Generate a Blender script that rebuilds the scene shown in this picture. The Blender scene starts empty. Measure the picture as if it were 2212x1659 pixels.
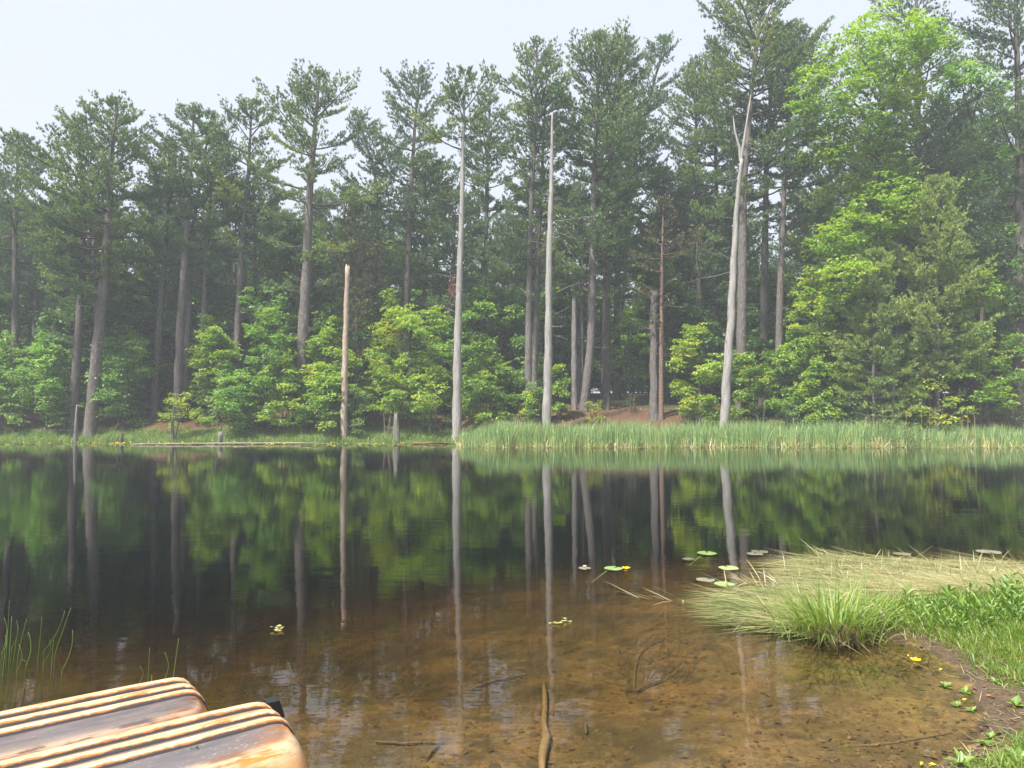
import bpy, math, random
import numpy as np
from mathutils import Vector

# ------------------------------------------------------------------ camera, sky, sun, exposure
sc = bpy.context.scene
COL = sc.collection
CAM_Z, FPX, PITCH = 2.0, 1534.0, math.atan(70.5 / 1534.0)
cam_d = bpy.data.cameras.new('camera'); cam = bpy.data.objects.new('camera', cam_d); COL.objects.link(cam)
cam.location = (0, 0, CAM_Z); cam.rotation_euler = (math.pi / 2 + PITCH, 0, 0)
cam_d.sensor_width = 36; cam_d.sensor_fit = 'HORIZONTAL'; cam_d.lens = FPX / 2212 * 36
cam_d.clip_start = 0.05; cam_d.clip_end = 2000
sc.camera = cam
SUN_EL, SUN_AZ = math.radians(56), math.radians(-138)      # azimuth clockwise from +Y
world = bpy.data.worlds.new('World'); sc.world = world; world.use_nodes = True
wt = world.node_tree; wt.nodes.clear()
w_out = wt.nodes.new('ShaderNodeOutputWorld'); w_bg = wt.nodes.new('ShaderNodeBackground')
w_sky = wt.nodes.new('ShaderNodeTexSky'); w_sky.sky_type = 'NISHITA'; w_sky.sun_disc = False
w_sky.sun_elevation = SUN_EL; w_sky.sun_rotation = SUN_AZ % (2 * math.pi)
w_sky.dust_density = 3.0; w_sky.altitude = 100
w_mix = wt.nodes.new('ShaderNodeMixRGB'); w_mix.inputs[0].default_value = 0.88
w_mix.inputs[2].default_value = (3.95, 4.2, 4.8, 1)      # thin bright overcast veil
wt.links.new(w_sky.outputs[0], w_mix.inputs[1]); wt.links.new(w_mix.outputs[0], w_bg.inputs[0])
w_bg.inputs[1].default_value = 0.1
wt.links.new(w_bg.outputs[0], w_out.inputs[0])
sun_d = bpy.data.lights.new('sun', 'SUN'); sun_d.energy = 4.5; sun_d.angle = math.radians(4.0); sun_d.color = (1.0, 0.95, 0.86)
sun = bpy.data.objects.new('sun', sun_d); COL.objects.link(sun)
sdir = Vector((math.sin(SUN_AZ) * math.cos(SUN_EL), math.cos(SUN_AZ) * math.cos(SUN_EL), math.sin(SUN_EL)))
sun.rotation_euler = (-sdir).to_track_quat('-Z', 'Y').to_euler(); sun.location = sdir * 60
vs = sc.view_settings
vs.view_transform = 'Standard'; vs.look = 'None'; vs.exposure = 1.2; vs.gamma = 1.0; vs.use_curve_mapping = False
cy = sc.cycles
cy.use_denoising = True
try: cy.denoiser = 'OPENIMAGEDENOISE'
except Exception: pass
cy.denoising_input_passes = 'RGB_ALBEDO_NORMAL'; cy.denoising_prefilter = 'ACCURATE'
cy.max_bounces = 10; cy.diffuse_bounces = 6; cy.glossy_bounces = 3; cy.transmission_bounces = 4
cy.transparent_max_bounces = 8; cy.volume_bounces = 0; cy.caustics_reflective = False; cy.caustics_refractive = False
cy.sample_clamp_indirect = 6

# ------------------------------------------------------------------ helpers
RNG = np.random.default_rng(7)
def ray(px, py):
    u = (px - 1106.0) / FPX; v = (829.5 - py) / FPX
    return np.array([u, math.cos(PITCH) - v * math.sin(PITCH), math.sin(PITCH) + v * math.cos(PITCH)])
def W(px, py, z=0.0):
    d = ray(px, py); t = (z - CAM_Z) / d[2]
    return np.array([d[0] * t, d[1] * t, z])
def WD(px, py, Y):
    d = ray(px, py); t = Y / d[1]
    return np.array([d[0] * t, Y, CAM_Z + d[2] * t])

class G:
    """collects triangles and quads with one float attribute per vertex"""
    def __init__(s): s.V = []; s.T = []; s.Q = []; s.A = []; s.n = 0
    def add(s, V, T=None, Q=None, a=0.5):
        V = np.asarray(V, float).reshape(-1, 3)
        if T is not None and len(T): s.T.append(np.asarray(T, int).reshape(-1, 3) + s.n)
        if Q is not None and len(Q): s.Q.append(np.asarray(Q, int).reshape(-1, 4) + s.n)
        s.A.append(np.broadcast_to(np.asarray(a, float), (len(V),)).copy()); s.V.append(V); s.n += len(V)
    def mesh(s, name, mat, smooth=False, attr='var'):
        me = bpy.data.meshes.new(name)
        V = np.concatenate(s.V) if s.V else np.zeros((0, 3)); A = np.concatenate(s.A) if s.A else np.zeros(0)
        T = np.concatenate(s.T) if s.T else np.zeros((0, 3), int); Q = np.concatenate(s.Q) if s.Q else np.zeros((0, 4), int)
        me.vertices.add(len(V)); me.vertices.foreach_set('co', V.astype(np.float32).ravel())
        L = np.concatenate([T.ravel(), Q.ravel()]).astype(np.int32)
        me.loops.add(len(L)); me.loops.foreach_set('vertex_index', L)
        st = np.concatenate([np.arange(len(T)) * 3, len(T) * 3 + np.arange(len(Q)) * 4]).astype(np.int32)
        me.polygons.add(len(st)); me.polygons.foreach_set('loop_start', st)
        me.polygons.foreach_set('use_smooth', np.full(len(st), smooth, bool))
        me.update(calc_edges=True)
        at = me.attributes.new(attr, 'FLOAT', 'POINT'); at.data.foreach_set('value', A.astype(np.float32))
        if mat: me.materials.append(mat)
        return me
    def build(s, name, mat, parent=None, smooth=False, loc=None):
        o = bpy.data.objects.new(name, s.mesh(name, mat, smooth)); COL.objects.link(o)
        if parent is not None: o.parent = parent
        if loc is not None: o.location = loc
        return o
    def tube(s, P, R, sides=6, a=0.5, cap=True, jit=None):
        P = np.asarray(P, float); n = len(P); R = np.broadcast_to(np.asarray(R, float), (n,))
        t = np.gradient(P, axis=0); t /= np.linalg.norm(t, axis=1, keepdims=True) + 1e-9
        ref = np.array([1.0, 0, 0]) if abs(t[0, 0]) < 0.8 else np.array([0, 1.0, 0])
        b1 = np.cross(t, ref); b1 /= np.linalg.norm(b1, axis=1, keepdims=True) + 1e-9; b2 = np.cross(t, b1)
        an = np.arange(sides) * 2 * math.pi / sides
        rr = R[:, None] * (np.ones((n, sides)) if jit is None else jit)
        V = P[:, None, :] + rr[..., None] * (np.cos(an)[None, :, None] * b1[:, None, :] + np.sin(an)[None, :, None] * b2[:, None, :])
        i = np.arange(n - 1)[:, None] * sides; j = np.arange(sides)[None, :]; k = (j + 1) % sides
        Q = np.stack([i + j, i + k, i + sides + k, i + sides + j], -1).reshape(-1, 4)
        V = V.reshape(-1, 3); T = None
        if cap:
            V = np.concatenate([V, P[-1:]]); e = (n - 1) * sides; j = np.arange(sides)
            T = np.stack([e + j, e + (j + 1) % sides, np.full(sides, n * sides)], -1)
        s.add(V, T, Q, a)
    def box(s, c, h, rz=0.0, a=0.5):
        V = np.array([[x, y, z] for x in (-1, 1) for y in (-1, 1) for z in (-1, 1)], float) * np.asarray(h)
        cr, sr = math.cos(rz), math.sin(rz)
        V = np.stack([V[:, 0] * cr - V[:, 1] * sr, V[:, 0] * sr + V[:, 1] * cr, V[:, 2]], -1) + np.asarray(c)
        s.add(V, None, [[0, 1, 3, 2], [4, 6, 7, 5], [0, 4, 5, 1], [2, 3, 7, 6], [0, 2, 6, 4], [1, 5, 7, 3]], a)
    def blades(s, P, h, w, ang, lean, curve, a, seg=3, zmin=None, abase=None):
        """grass-like ribbons: base P, length h, width w, heading ang, lean from vertical, extra curve"""
        P = np.asarray(P, float); n = len(P)
        h = np.broadcast_to(h, (n,)); w = np.broadcast_to(w, (n,)); lean = np.broadcast_to(lean, (n,)); curve = np.broadcast_to(curve, (n,))
        d = np.stack([np.cos(ang), np.sin(ang), np.zeros(n)], -1)
        ra = ang + math.pi / 2 + RNG.normal(0, 0.5, n); side = np.stack([np.cos(ra), np.sin(ra), np.zeros(n)], -1)
        pts = [P]; p = P.copy()
        for k in range(seg):
            th = np.clip(lean + curve * (k + 0.5) / seg, -2.6, 2.6)
            p = p + (h / seg)[:, None] * (d * np.sin(th)[:, None] + np.array([0, 0, 1.0]) * np.cos(th)[:, None])
            if zmin is not None: p[:, 2] = np.maximum(p[:, 2], zmin)
            pts.append(p.copy())
        vs_ = []
        for k in range(seg):
            ww = (w * (1 - 0.75 * (k / seg) ** 2) * (0.7 if k == 0 else 1) / 2)[:, None]
            vs_ += [pts[k] - side * ww, pts[k] + side * ww]
        vs_.append(pts[seg]); m = 2 * seg + 1
        V = np.stack(vs_, 1).reshape(-1, 3); b = (np.arange(n) * m)[:, None]
        Q = []
        for k in range(seg - 1): Q.append(np.stack([b[:, 0] + 2 * k, b[:, 0] + 2 * k + 1, b[:, 0] + 2 * k + 3, b[:, 0] + 2 * k + 2], -1))
        T = np.stack([b[:, 0] + 2 * seg - 2, b[:, 0] + 2 * seg - 1, b[:, 0] + 2 * seg], -1)
        av = np.repeat(np.broadcast_to(a, (n,)), m).reshape(n, m).copy()
        if abase is not None: av[:, :2] = np.asarray(abase)[:, None]; av[:, 2:4] = .6 * av[:, 2:4] + .4 * np.asarray(abase)[:, None]
        s.add(V, T, np.concatenate(Q) if Q else None, av.ravel())
    def leaves(s, P, size, ang, pitch, roll, a, wid=0.75):
        """folded diamond leaves"""
        P = np.asarray(P, float); n = len(P); size = np.broadcast_to(size, (n,))
        f = np.stack([np.cos(ang) * np.cos(pitch), np.sin(ang) * np.cos(pitch), np.sin(pitch)], -1)
        r0 = np.stack([-np.sin(ang), np.cos(ang), np.zeros(n)], -1); u0 = np.cross(f, r0)
        r = r0 * np.cos(roll)[:, None] + u0 * np.sin(roll)[:, None]; u = np.cross(f, r)
        S = size[:, None]
        V = np.stack([P, P + f * S * .5 - r * S * wid / 2 + u * S * .1, P + f * S, P + f * S * .5 + r * S * wid / 2 + u * S * .1], 1).reshape(-1, 3)
        b = np.arange(n) * 4
        s.add(V, np.concatenate([np.stack([b, b + 1, b + 2], -1), np.stack([b, b + 2, b + 3], -1)]), None, np.repeat(np.broadcast_to(a, (n,)), 4))

def tag(o, label, cat, group=None, kind=None):
    o['label'] = label; o['category'] = cat
    if group: o['group'] = group
    if kind: o['kind'] = kind
    return o
def setting(o, kind='structure', label=None):
    o['kind'] = kind
    if label: o['label'] = label
    return o
def empty(name, loc, rz=0.0):
    o = bpy.data.objects.new(name, None); COL.objects.link(o); o.location = loc; o.rotation_euler = (0, 0, rz); o.empty_display_size = 0.3
    return o
def copy_tree(o, parent=None):
    c = o.copy(); COL.objects.link(c); c.parent = parent
    for ch in list(o.children): copy_tree(ch, c)
    return c

# ------------------------------------------------------------------ materials
class M:
    def __init__(s, name):
        s.m = bpy.data.materials.new(name); s.m.use_nodes = True; s.t = s.m.node_tree; s.t.nodes.clear()
        s.out = s.t.nodes.new('ShaderNodeOutputMaterial')
    def n(s, t, **kw):
        x = s.t.nodes.new('ShaderNode' + t)
        for k, v in kw.items(): setattr(x, k, v)
        return x
    def l(s, a, b): s.t.links.new(a, b)
    def attr(s, nm='var'):
        x = s.n('Attribute'); x.attribute_name = nm; return x.outputs['Fac']
    def ramp(s, fac, stops):
        x = s.n('ValToRGB'); e = x.color_ramp.elements
        while len(e) > 1: e.remove(e[-1])
        e[0].position = stops[0][0]; e[0].color = (*stops[0][1], 1)
        for p, c in stops[1:]:
            q = e.new(p); q.color = (*c, 1)
        s.l(fac, x.inputs[0]); return x.outputs[0]
    def coord(s, scale=(1, 1, 1), src='Object', rot=(0, 0, 0)):
        c = s.n('TexCoord'); mp = s.n('Mapping'); mp.inputs['Scale'].default_value = scale; mp.inputs['Rotation'].default_value = rot
        s.l(c.outputs[src], mp.inputs[0]); return mp.outputs[0]
    def noise(s, co, scale, detail=3, rough=0.55):
        x = s.n('TexNoise'); x.inputs['Scale'].default_value = scale; x.inputs['Detail'].default_value = detail; x.inputs['Roughness'].default_value = rough
        s.l(co, x.inputs['Vector']); return x.outputs['Fac']
    def mix(s, f, a, b, mode='MIX'):
        x = s.n('MixRGB', blend_type=mode)
        for i, v in ((0, f), (1, a), (2, b)):
            if isinstance(v, (int, float)): x.inputs[i].default_value = v
            elif isinstance(v, tuple): x.inputs[i].default_value = (*v, 1)
            else: s.l(v, x.inputs[i])
        return x.outputs[0]
    def math(s, op, a, b=0.0):
        x = s.n('Math', operation=op)
        for i, v in ((0, a), (1, b)):
            if isinstance(v, (int, float)): x.inputs[i].default_value = v
            else: s.l(v, x.inputs[i])
        return x.outputs[0]
    def bump(s, h, strength, dist=0.02):
        x = s.n('Bump'); x.inputs['Strength'].default_value = strength; x.inputs['Distance'].default_value = dist
        s.l(h, x.inputs['Height']); return x.outputs[0]
    def pbsdf(s, col, rough=0.8, nrm=None, spec=0.3):
        x = s.n('BsdfPrincipled'); x.inputs['Roughness'].default_value = rough; x.inputs['Specular IOR Level'].default_value = spec
        if isinstance(col, tuple): x.inputs['Base Color'].default_value = (*col, 1)
        else: s.l(col, x.inputs['Base Color'])
        if nrm is not None: s.l(nrm, x.inputs['Normal'])
        s.l(x.outputs[0], s.out.inputs[0]); return x

def foliage(name, stops, trans=0.45, tboost=(1.3, 1.5, 0.6), rough=0.5, gloss=0.06):
    m = M(name); c = m.ramp(m.attr(), stops)
    d = m.n('BsdfDiffuse'); t = m.n('BsdfTranslucent'); g = m.n('BsdfGlossy'); g.inputs['Roughness'].default_value = rough
    m.l(c, d.inputs[0]); m.l(m.mix(1.0, c, tboost, 'MULTIPLY'), t.inputs[0])
    a = m.n('MixShader'); a.inputs[0].default_value = trans; m.l(d.outputs[0], a.inputs[1]); m.l(t.outputs[0], a.inputs[2])
    b = m.n('MixShader'); b.inputs[0].default_value = gloss; m.l(a.outputs[0], b.inputs[1]); m.l(g.outputs[0], b.inputs[2])
    m.l(b.outputs[0], m.out.inputs[0]); return m.m

MAT = {}
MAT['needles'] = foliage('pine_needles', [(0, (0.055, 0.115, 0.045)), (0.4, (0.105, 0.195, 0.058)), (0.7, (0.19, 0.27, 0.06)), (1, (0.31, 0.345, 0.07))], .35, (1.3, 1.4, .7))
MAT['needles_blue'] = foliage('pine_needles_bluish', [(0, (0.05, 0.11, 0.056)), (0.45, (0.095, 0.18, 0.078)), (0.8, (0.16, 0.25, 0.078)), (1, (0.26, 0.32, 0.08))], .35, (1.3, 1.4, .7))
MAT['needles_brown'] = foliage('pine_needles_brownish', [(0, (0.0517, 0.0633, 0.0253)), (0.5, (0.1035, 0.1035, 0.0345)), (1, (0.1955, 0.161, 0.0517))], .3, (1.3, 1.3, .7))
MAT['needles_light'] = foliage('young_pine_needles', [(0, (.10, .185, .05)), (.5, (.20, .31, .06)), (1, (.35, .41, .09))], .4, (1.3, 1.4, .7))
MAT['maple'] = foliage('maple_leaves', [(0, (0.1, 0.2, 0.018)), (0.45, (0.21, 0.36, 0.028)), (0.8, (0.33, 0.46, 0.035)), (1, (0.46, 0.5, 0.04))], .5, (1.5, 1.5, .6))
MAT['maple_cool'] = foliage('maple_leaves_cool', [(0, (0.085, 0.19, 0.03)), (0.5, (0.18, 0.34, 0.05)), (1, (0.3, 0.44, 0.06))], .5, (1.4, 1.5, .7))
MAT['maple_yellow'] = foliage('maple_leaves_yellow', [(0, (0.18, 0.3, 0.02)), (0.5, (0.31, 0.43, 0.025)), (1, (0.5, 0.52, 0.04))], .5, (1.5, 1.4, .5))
MAT['shade_leaf'] = foliage('understory_leaves', [(0, (0.04, 0.115, 0.028)), (0.5, (0.085, 0.19, 0.036)), (1, (0.15, 0.27, 0.045))], .45, (1.4, 1.5, .6))
MAT['bush'] = foliage('bush_leaves', [(0, (0.08, 0.18, 0.04)), (0.5, (0.17, 0.29, 0.07)), (1, (0.3, 0.4, 0.11))], .45, (1.4, 1.4, .7))
MAT['olive'] = foliage('olive_bush_leaves', [(0, (.035, .06, .02)), (.5, (.07, .10, .035)), (1, (.13, .16, .06))], .4)
MAT['grass'] = foliage('bank_grass', [(0, (0.08, 0.16, 0.025)), (0.5, (0.17, 0.28, 0.04)), (0.8, (0.27, 0.35, 0.07)), (1, (0.48, 0.42, 0.2))], .4, (1.4, 1.4, .6))
MAT['lawn'] = foliage('lawn_grass', [(0, (0.09, 0.2, 0.03)), (0.5, (0.19, 0.33, 0.05)), (0.85, (0.33, 0.43, 0.09)), (1, (0.6, 0.54, 0.28))], .45, (1.4, 1.3, .6))
MAT['reed'] = foliage('cattail_leaves', [(0, (0.14, 0.25, 0.085)), (0.4, (0.25, 0.39, 0.14)), (0.66, (0.39, 0.5, 0.17)), (0.78, (0.58, 0.54, 0.24)), (1, (0.82, 0.71, 0.5))], .35, (1.2, 1.3, .8))
MAT['mat'] = foliage('flattened_straw_grass', [(0, (.10, .17, .04)), (.3, (.24, .29, .09)), (.6, (.44, .42, .20)), (1, (.60, .50, .30))], .25, (1.2, 1.2, .8), .4, .1)
MAT['weed'] = foliage('waterweed', [(0, (.05, .04, .012)), (.5, (.11, .08, .02)), (1, (.18, .13, .03))], .3)
MAT['red_needles'] = foliage('dead_red_needles', [(0, (.20, .06, .02)), (1, (.34, .11, .04))], .3, (1.2, 1, .8))

def bark(name, lo, hi, lichen, sx=7.0, sz=1.6, lt=.66):
    m = M(name); co = m.coord((sx, sx, sz)); n1 = m.noise(co, 1.6, 5, .65)
    v = m.n('TexVoronoi'); v.inputs['Scale'].default_value = 1.7; m.l(co, v.inputs['Vector'])
    c = m.ramp(n1, [(.3, lo), (.7, hi)])
    c = m.mix(m.ramp(v.outputs['Distance'], [(.0, (0, 0, 0)), (.25, (1, 1, 1))]), m.mix(.5, c, lo), c)
    lco = m.coord((3, 3, 2)); ln = m.noise(lco, 3.0, 4, .6)
    f = m.ramp(ln, [(lt, (0, 0, 0)), (lt + .06, (1, 1, 1))])
    c = m.mix(f, c, lichen)
    m.pbsdf(c, .9, m.bump(m.math('ADD', n1, v.outputs['Distance']), .9, .05), .15); return m.m
MAT['bark'] = bark('pine_bark', (.085, .073, .067), (.21, .188, .175), (.30, .31, .27))
MAT['bark_dark'] = bark('dark_pine_bark', (.06, .05, .046), (.15, .133, .123), (.22, .22, .19), lt=.72)
MAT['bark_red'] = bark('reddish_pine_bark', (.11, .062, .045), (.31, .22, .175), (.42, .39, .34), sx=9, sz=5)
MAT['limb'] = bark('limb_bark', (.045, .04, .036), (.12, .105, .09), (.25, .25, .22), lt=.7)
MAT['maple_bark'] = bark('maple_bark', (.08, .07, .055), (.19, .165, .13), (.28, .28, .23))
MAT['dead_twig'] = bark('dead_limb_wood', (.10, .09, .08), (.24, .22, .195), (.42, .42, .38))
MAT['birch'] = bark('birch_bark', (.30, .29, .26), (.62, .60, .55), (.10, .09, .08), sx=4, sz=9)
def deadwood(name, lo, mid, hi, sz=.7):
    m = M(name); co = m.coord((9, 9, sz)); n1 = m.noise(co, 1.5, 6, .65); n2 = m.noise(m.coord((1, 1, 1)), 1.3, 3)
    c = m.ramp(n1, [(.28, lo), (.5, mid), (.72, hi)]); c = m.mix(m.math('MULTIPLY', n2, .45), c, mid)
    k = m.noise(m.coord((5, 5, 2.2)), 2.6, 2); c = m.mix(m.ramp(k, [(.68, (0, 0, 0)), (.74, (1, 1, 1))]), c, (.05, .045, .04))
    m.pbsdf(c, .85, m.bump(n1, .8, .04), .2); return m.m
MAT['snag'] = deadwood('weathered_grey_wood', (.12, .11, .103), (.29, .275, .26), (.46, .445, .42))
MAT['snag_red'] = deadwood('peeling_snag_wood', (.19, .125, .095), (.38, .29, .235), (.55, .50, .43), 1.6)
MAT['stump'] = deadwood('old_stump_wood', (.05, .045, .04), (.16, .15, .137), (.32, .30, .28), 1.2)
MAT['log'] = deadwood('bleached_log_wood', (.10, .085, .065), (.24, .21, .16), (.4, .36, .28), 4)
MAT['sunken'] = deadwood('sunken_wood', (.10, .065, .03), (.17, .115, .052), (.25, .175, .085), 2)
MAT['rotten'] = deadwood('rotten_dark_wood', (.03, .026, .022), (.08, .072, .062), (.17, .155, .135), 1.5)
MAT['sunken_tan'] = deadwood('sunken_tan_log', (.19, .125, .055), (.31, .21, .10), (.42, .30, .15), 2)
MAT['plank'] = deadwood('picnic_planks', (.05, .045, .04), (.10, .09, .08), (.16, .15, .13), 4)
MAT['moss'] = foliage('moss', [(0, (.14, .16, .02)), (1, (.33, .30, .03))], .2)
def plain(name, col, rough=.6, spec=.3):
    m = M(name); n = m.noise(m.coord((1, 1, 1)), 9, 3)
    m.pbsdf(m.mix(m.math('MULTIPLY', n, .5), col, tuple(c * .6 for c in col)), rough, None, spec); return m.m
MAT['yellow'] = plain('yellow_petals', (.85, .58, .02), .5)
MAT['white'] = plain('white_petals', (.80, .80, .72), .5)
MAT['black'] = plain('black_plastic', (.018, .018, .02), .35, .5)
MAT['cattail_head'] = plain('cattail_spike', (.32, .22, .12), .9)

def pad_mat(name, a, b, rough=.32, spec=.5):
    m = M(name); n1 = m.noise(m.coord((1, 1, 1)), 7, 4); at = m.attr()
    c = m.ramp(m.math('ADD', m.math('MULTIPLY', n1, .6), m.math('MULTIPLY', at, .4)), [(.25, a), (.7, b)])
    m.pbsdf(c, rough, m.bump(n1, .15, .01), spec); return m.m
MAT['pad_green'] = pad_mat('green_lily_pad', (.16, .27, .07), (.33, .44, .18))
MAT['pad_dull'] = pad_mat('dull_lily_pad', (.12, .12, .085), (.25, .24, .18))
MAT['pad_far'] = pad_mat('far_lily_pads', (.10, .16, .035), (.24, .29, .08))
MAT['stone'] = pad_mat('bed_stones', (.075, .053, .027), (.17, .122, .06), .9, .05)
MAT['leaf_litter'] = pad_mat('dead_leaves', (.07, .04, .02), (.24, .14, .065), .9, .05)

# ground: bed, mud, grass and needle litter chosen by the 'var' zone attribute written at the terrain's vertices
def ground_mat():
    m = M('ground_soil'); p = m.coord((1, 1, 1)); z = m.attr('zone'); g = m.attr('green')
    n1 = m.noise(p, 1.1, 6, .6); n2 = m.noise(p, 9, 6, .7); n3 = m.noise(p, 45, 4, .7); n4 = m.noise(p, .35, 3)
    bed = m.ramp(m.math('ADD', m.math('MULTIPLY', n2, .55), m.math('MULTIPLY', n3, .45)), [(.32, (.10, .060, .021)), (.5, (.225, .140, .052)), (.68, (.38, .255, .105))])
    bed = m.mix(m.ramp(n1, [(.40, (0, 0, 0)), (.60, (1, 1, 1))]), bed, m.mix(.7, bed, (.075, .06, .02)))
    n5 = m.noise(p, 3.3, 7, .72); bed = m.mix(m.ramp(n5, [(.50, (0, 0, 0)), (.60, (.75, .75, .75))]), bed, (.075, .052, .026))
    mud = m.ramp(m.math('ADD', m.math('MULTIPLY', n2, .5), m.math('MULTIPLY', n3, .5)), [(.35, (.045, .032, .022)), (.55, (.115, .080, .052)), (.72, (.23, .165, .105))])
    lit = m.ramp(m.math('ADD', m.math('MULTIPLY', n2, .5), m.math('MULTIPLY', n3, .5)), [(.33, (.055, .028, .016)), (.52, (.12, .063, .038)), (.7, (.22, .135, .085))])
    grs = m.ramp(m.math('ADD', m.math('MULTIPLY', n4, .5), m.math('MULTIPLY', n2, .5)), [(.33, (.045, .08, .018)), (.65, (.10, .15, .035))])
    land = m.mix(m.ramp(z, [(.45, (0, 0, 0)), (.55, (1, 1, 1))]), mud, lit)
    land = m.mix(m.math('MULTIPLY', g, m.ramp(n1, [(.3, (.4, .4, .4)), (.55, (1, 1, 1))])), land, grs)
    c = m.mix(m.ramp(z, [(.12, (0, 0, 0)), (.2, (1, 1, 1))]), bed, land)
    m.pbsdf(c, .9, m.bump(m.math('ADD', n2, m.math('MULTIPLY', n3, .5)), .7, .04), .2); return m.m
MAT['ground'] = ground_mat()

def water_mat():
    m = M('pond_water'); c = m.n('TexCoord')
    def nz(scale, det=2, rz=0.0):
        mp = m.n('Mapping'); mp.inputs['Scale'].default_value = scale; mp.inputs['Rotation'].default_value = (0, 0, rz); m.l(c.outputs['Object'], mp.inputs[0])
        return m.noise(mp.outputs[0], 1.0, det, .5)
    h = m.math('ADD', m.math('MULTIPLY', nz((1.1, 2.4, 1), 2, .12), .32), m.math('ADD', m.math('MULTIPLY', nz((4, 11, 1), 2, -.1), .085), m.math('MULTIPLY', nz((14, 30, 1), 1, .2), .012)))
    area = m.ramp(nz((.10, .16, 1), 2), [(.35, (.55, .55, .55)), (.65, (1, 1, 1))])
    b = m.bump(m.math('MULTIPLY', h, area), 1.0, .011)
    fr = m.n('Fresnel'); fr.inputs['IOR'].default_value = 1.5; m.l(b, fr.inputs['Normal'])
    gl = m.n('BsdfGlossy'); gl.inputs['Roughness'].default_value = .012; gl.inputs['Color'].default_value = (.96, .97, .98, 1); m.l(b, gl.inputs['Normal'])
    tr = m.n('BsdfTransparent'); mx = m.n('MixShader')
    m.l(fr.outputs[0], mx.inputs[0]); m.l(tr.outputs[0], mx.inputs[1]); m.l(gl.outputs[0], mx.inputs[2]); m.l(mx.outputs[0], m.out.inputs[0])
    va = m.n('VolumeAbsorption'); va.inputs['Color'].default_value = (.565, .475, .16, 1); va.inputs['Density'].default_value = 1.15
    m.l(va.outputs[0], m.out.inputs['Volume']); return m.m
MAT['water'] = water_mat()

def boat_rib_mat():
    m = M('bleached_orange_plastic'); s = m.noise(m.coord((1.6, 22, 10)), 2.2, 6, .7); s2 = m.noise(m.coord((6, 26, 20)), 3, 5, .7); j = m.noise(m.coord((3.5, 16, 8)), 2.2, 6, .7)
    c = m.ramp(s, [(.30, (.30, .10, .03)), (.40, (.50, .25, .10)), (.52, (.60, .41, .25)), (.75, (.66, .51, .37))])
    c = m.mix(m.ramp(s2, [(.60, (0, 0, 0)), (.66, (1, 1, 1))]), c, (.30, .14, .06))
    e = m.math('ADD', m.attr(), m.math('MULTIPLY', m.math('SUBTRACT', j, .5), .55))
    c = m.mix(m.ramp(e, [(.70, (0, 0, 0)), (.74, (1, 1, 1))]), c, (.36, .13, .03))
    c = m.mix(m.ramp(e, [(.78, (0, 0, 0)), (.82, (1, 1, 1))]), c, (.055, .045, .045))
    m.pbsdf(c, .5, m.bump(m.math('ADD', s2, s), .25, .004), .35); return m.m
MAT['rib'] = boat_rib_mat()
def boat_hull_mat(name, stops, scuff, spots):
    m = M(name); tc = m.n('TexCoord'); sp = m.n('SeparateXYZ'); m.l(tc.outputs['Object'], sp.inputs[0])
    z = sp.outputs[2]; y = sp.outputs[1]
    st = m.noise(m.coord((2.2, 26, 26)), 2.0, 8, .75); bl = m.noise(m.coord((2.0, 6, 6)), 2.0, 6, .65); fine = m.noise(m.coord((14, 90, 90)), 2, 4, .7); low = m.noise(m.coord((1.2, 2, 3)), 1.2, 3)
    zz = m.math('ADD', z, m.math('MULTIPLY', m.math('SUBTRACT', low, .5), .14)); zz = m.math('ADD', zz, m.math('MULTIPLY', m.math('SUBTRACT', st, .5), .10))
    c = m.ramp(m.math('MULTIPLY', zz, 2.2), stops)
    band = m.ramp(m.math('MULTIPLY', z, 2.2), scuff)
    strk = m.ramp(m.math('ADD', m.math('MULTIPLY', st, .6), m.math('MULTIPLY', bl, .4)), [(.44, (0, 0, 0)), (.50, (1, 1, 1))])
    c = m.mix(m.math('MULTIPLY', m.math('MULTIPLY', strk, band), .92), c, m.ramp(bl, [(.35, (.46, .25, .11)), (.6, (.60, .44, .29))]))
    scr = m.ramp(fine, [(.60, (0, 0, 0)), (.66, (1, 1, 1))]); c = m.mix(m.math('MULTIPLY', scr, .55), c, m.ramp(st, [(.4, (.10, .05, .03)), (.6, (.50, .40, .32))]))
    if spots:
        v = m.n('TexVoronoi'); v.inputs['Scale'].default_value = 1.0; m.l(m.coord((40, 85, 85)), v.inputs['Vector'])
        k = m.math('MULTIPLY', m.ramp(v.outputs['Distance'], [(.14, (1, 1, 1)), (.26, (0, 0, 0))]), m.ramp(bl, [(.47, (0, 0, 0)), (.52, (1, 1, 1))]))
        k = m.math('MULTIPLY', k, m.ramp(m.math('MULTIPLY', z, 2.2), [(.86, (0, 0, 0)), (.89, (1, 1, 1))])); c = m.mix(m.math('MULTIPLY', k, .7), c, (.32, .29, .28))
    rg = m.ramp(bl, [(.3, (.45, .45, .45)), (.7, (.75, .75, .75))])
    b = m.pbsdf(c, .4, m.bump(m.math('ADD', fine, bl), .22, .004), .45); m.l(rg, b.inputs['Roughness']); return m.m
MAT['hull_near'] = boat_hull_mat('scuffed_orange_hull', [(.10, (.52, .25, .05)), (.66, (.52, .22, .028)), (.79, (.45, .17, .025)), (.835, (.22, .10, .045)), (.88, (.12, .09, .085)), (.93, (.095, .092, .105))], [(.50, (.15, .15, .15)), (.72, (.5, .5, .5)), (.80, (1, 1, 1)), (.868, (1, 1, 1)), (.895, (.08, .08, .08))], True)
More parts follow.
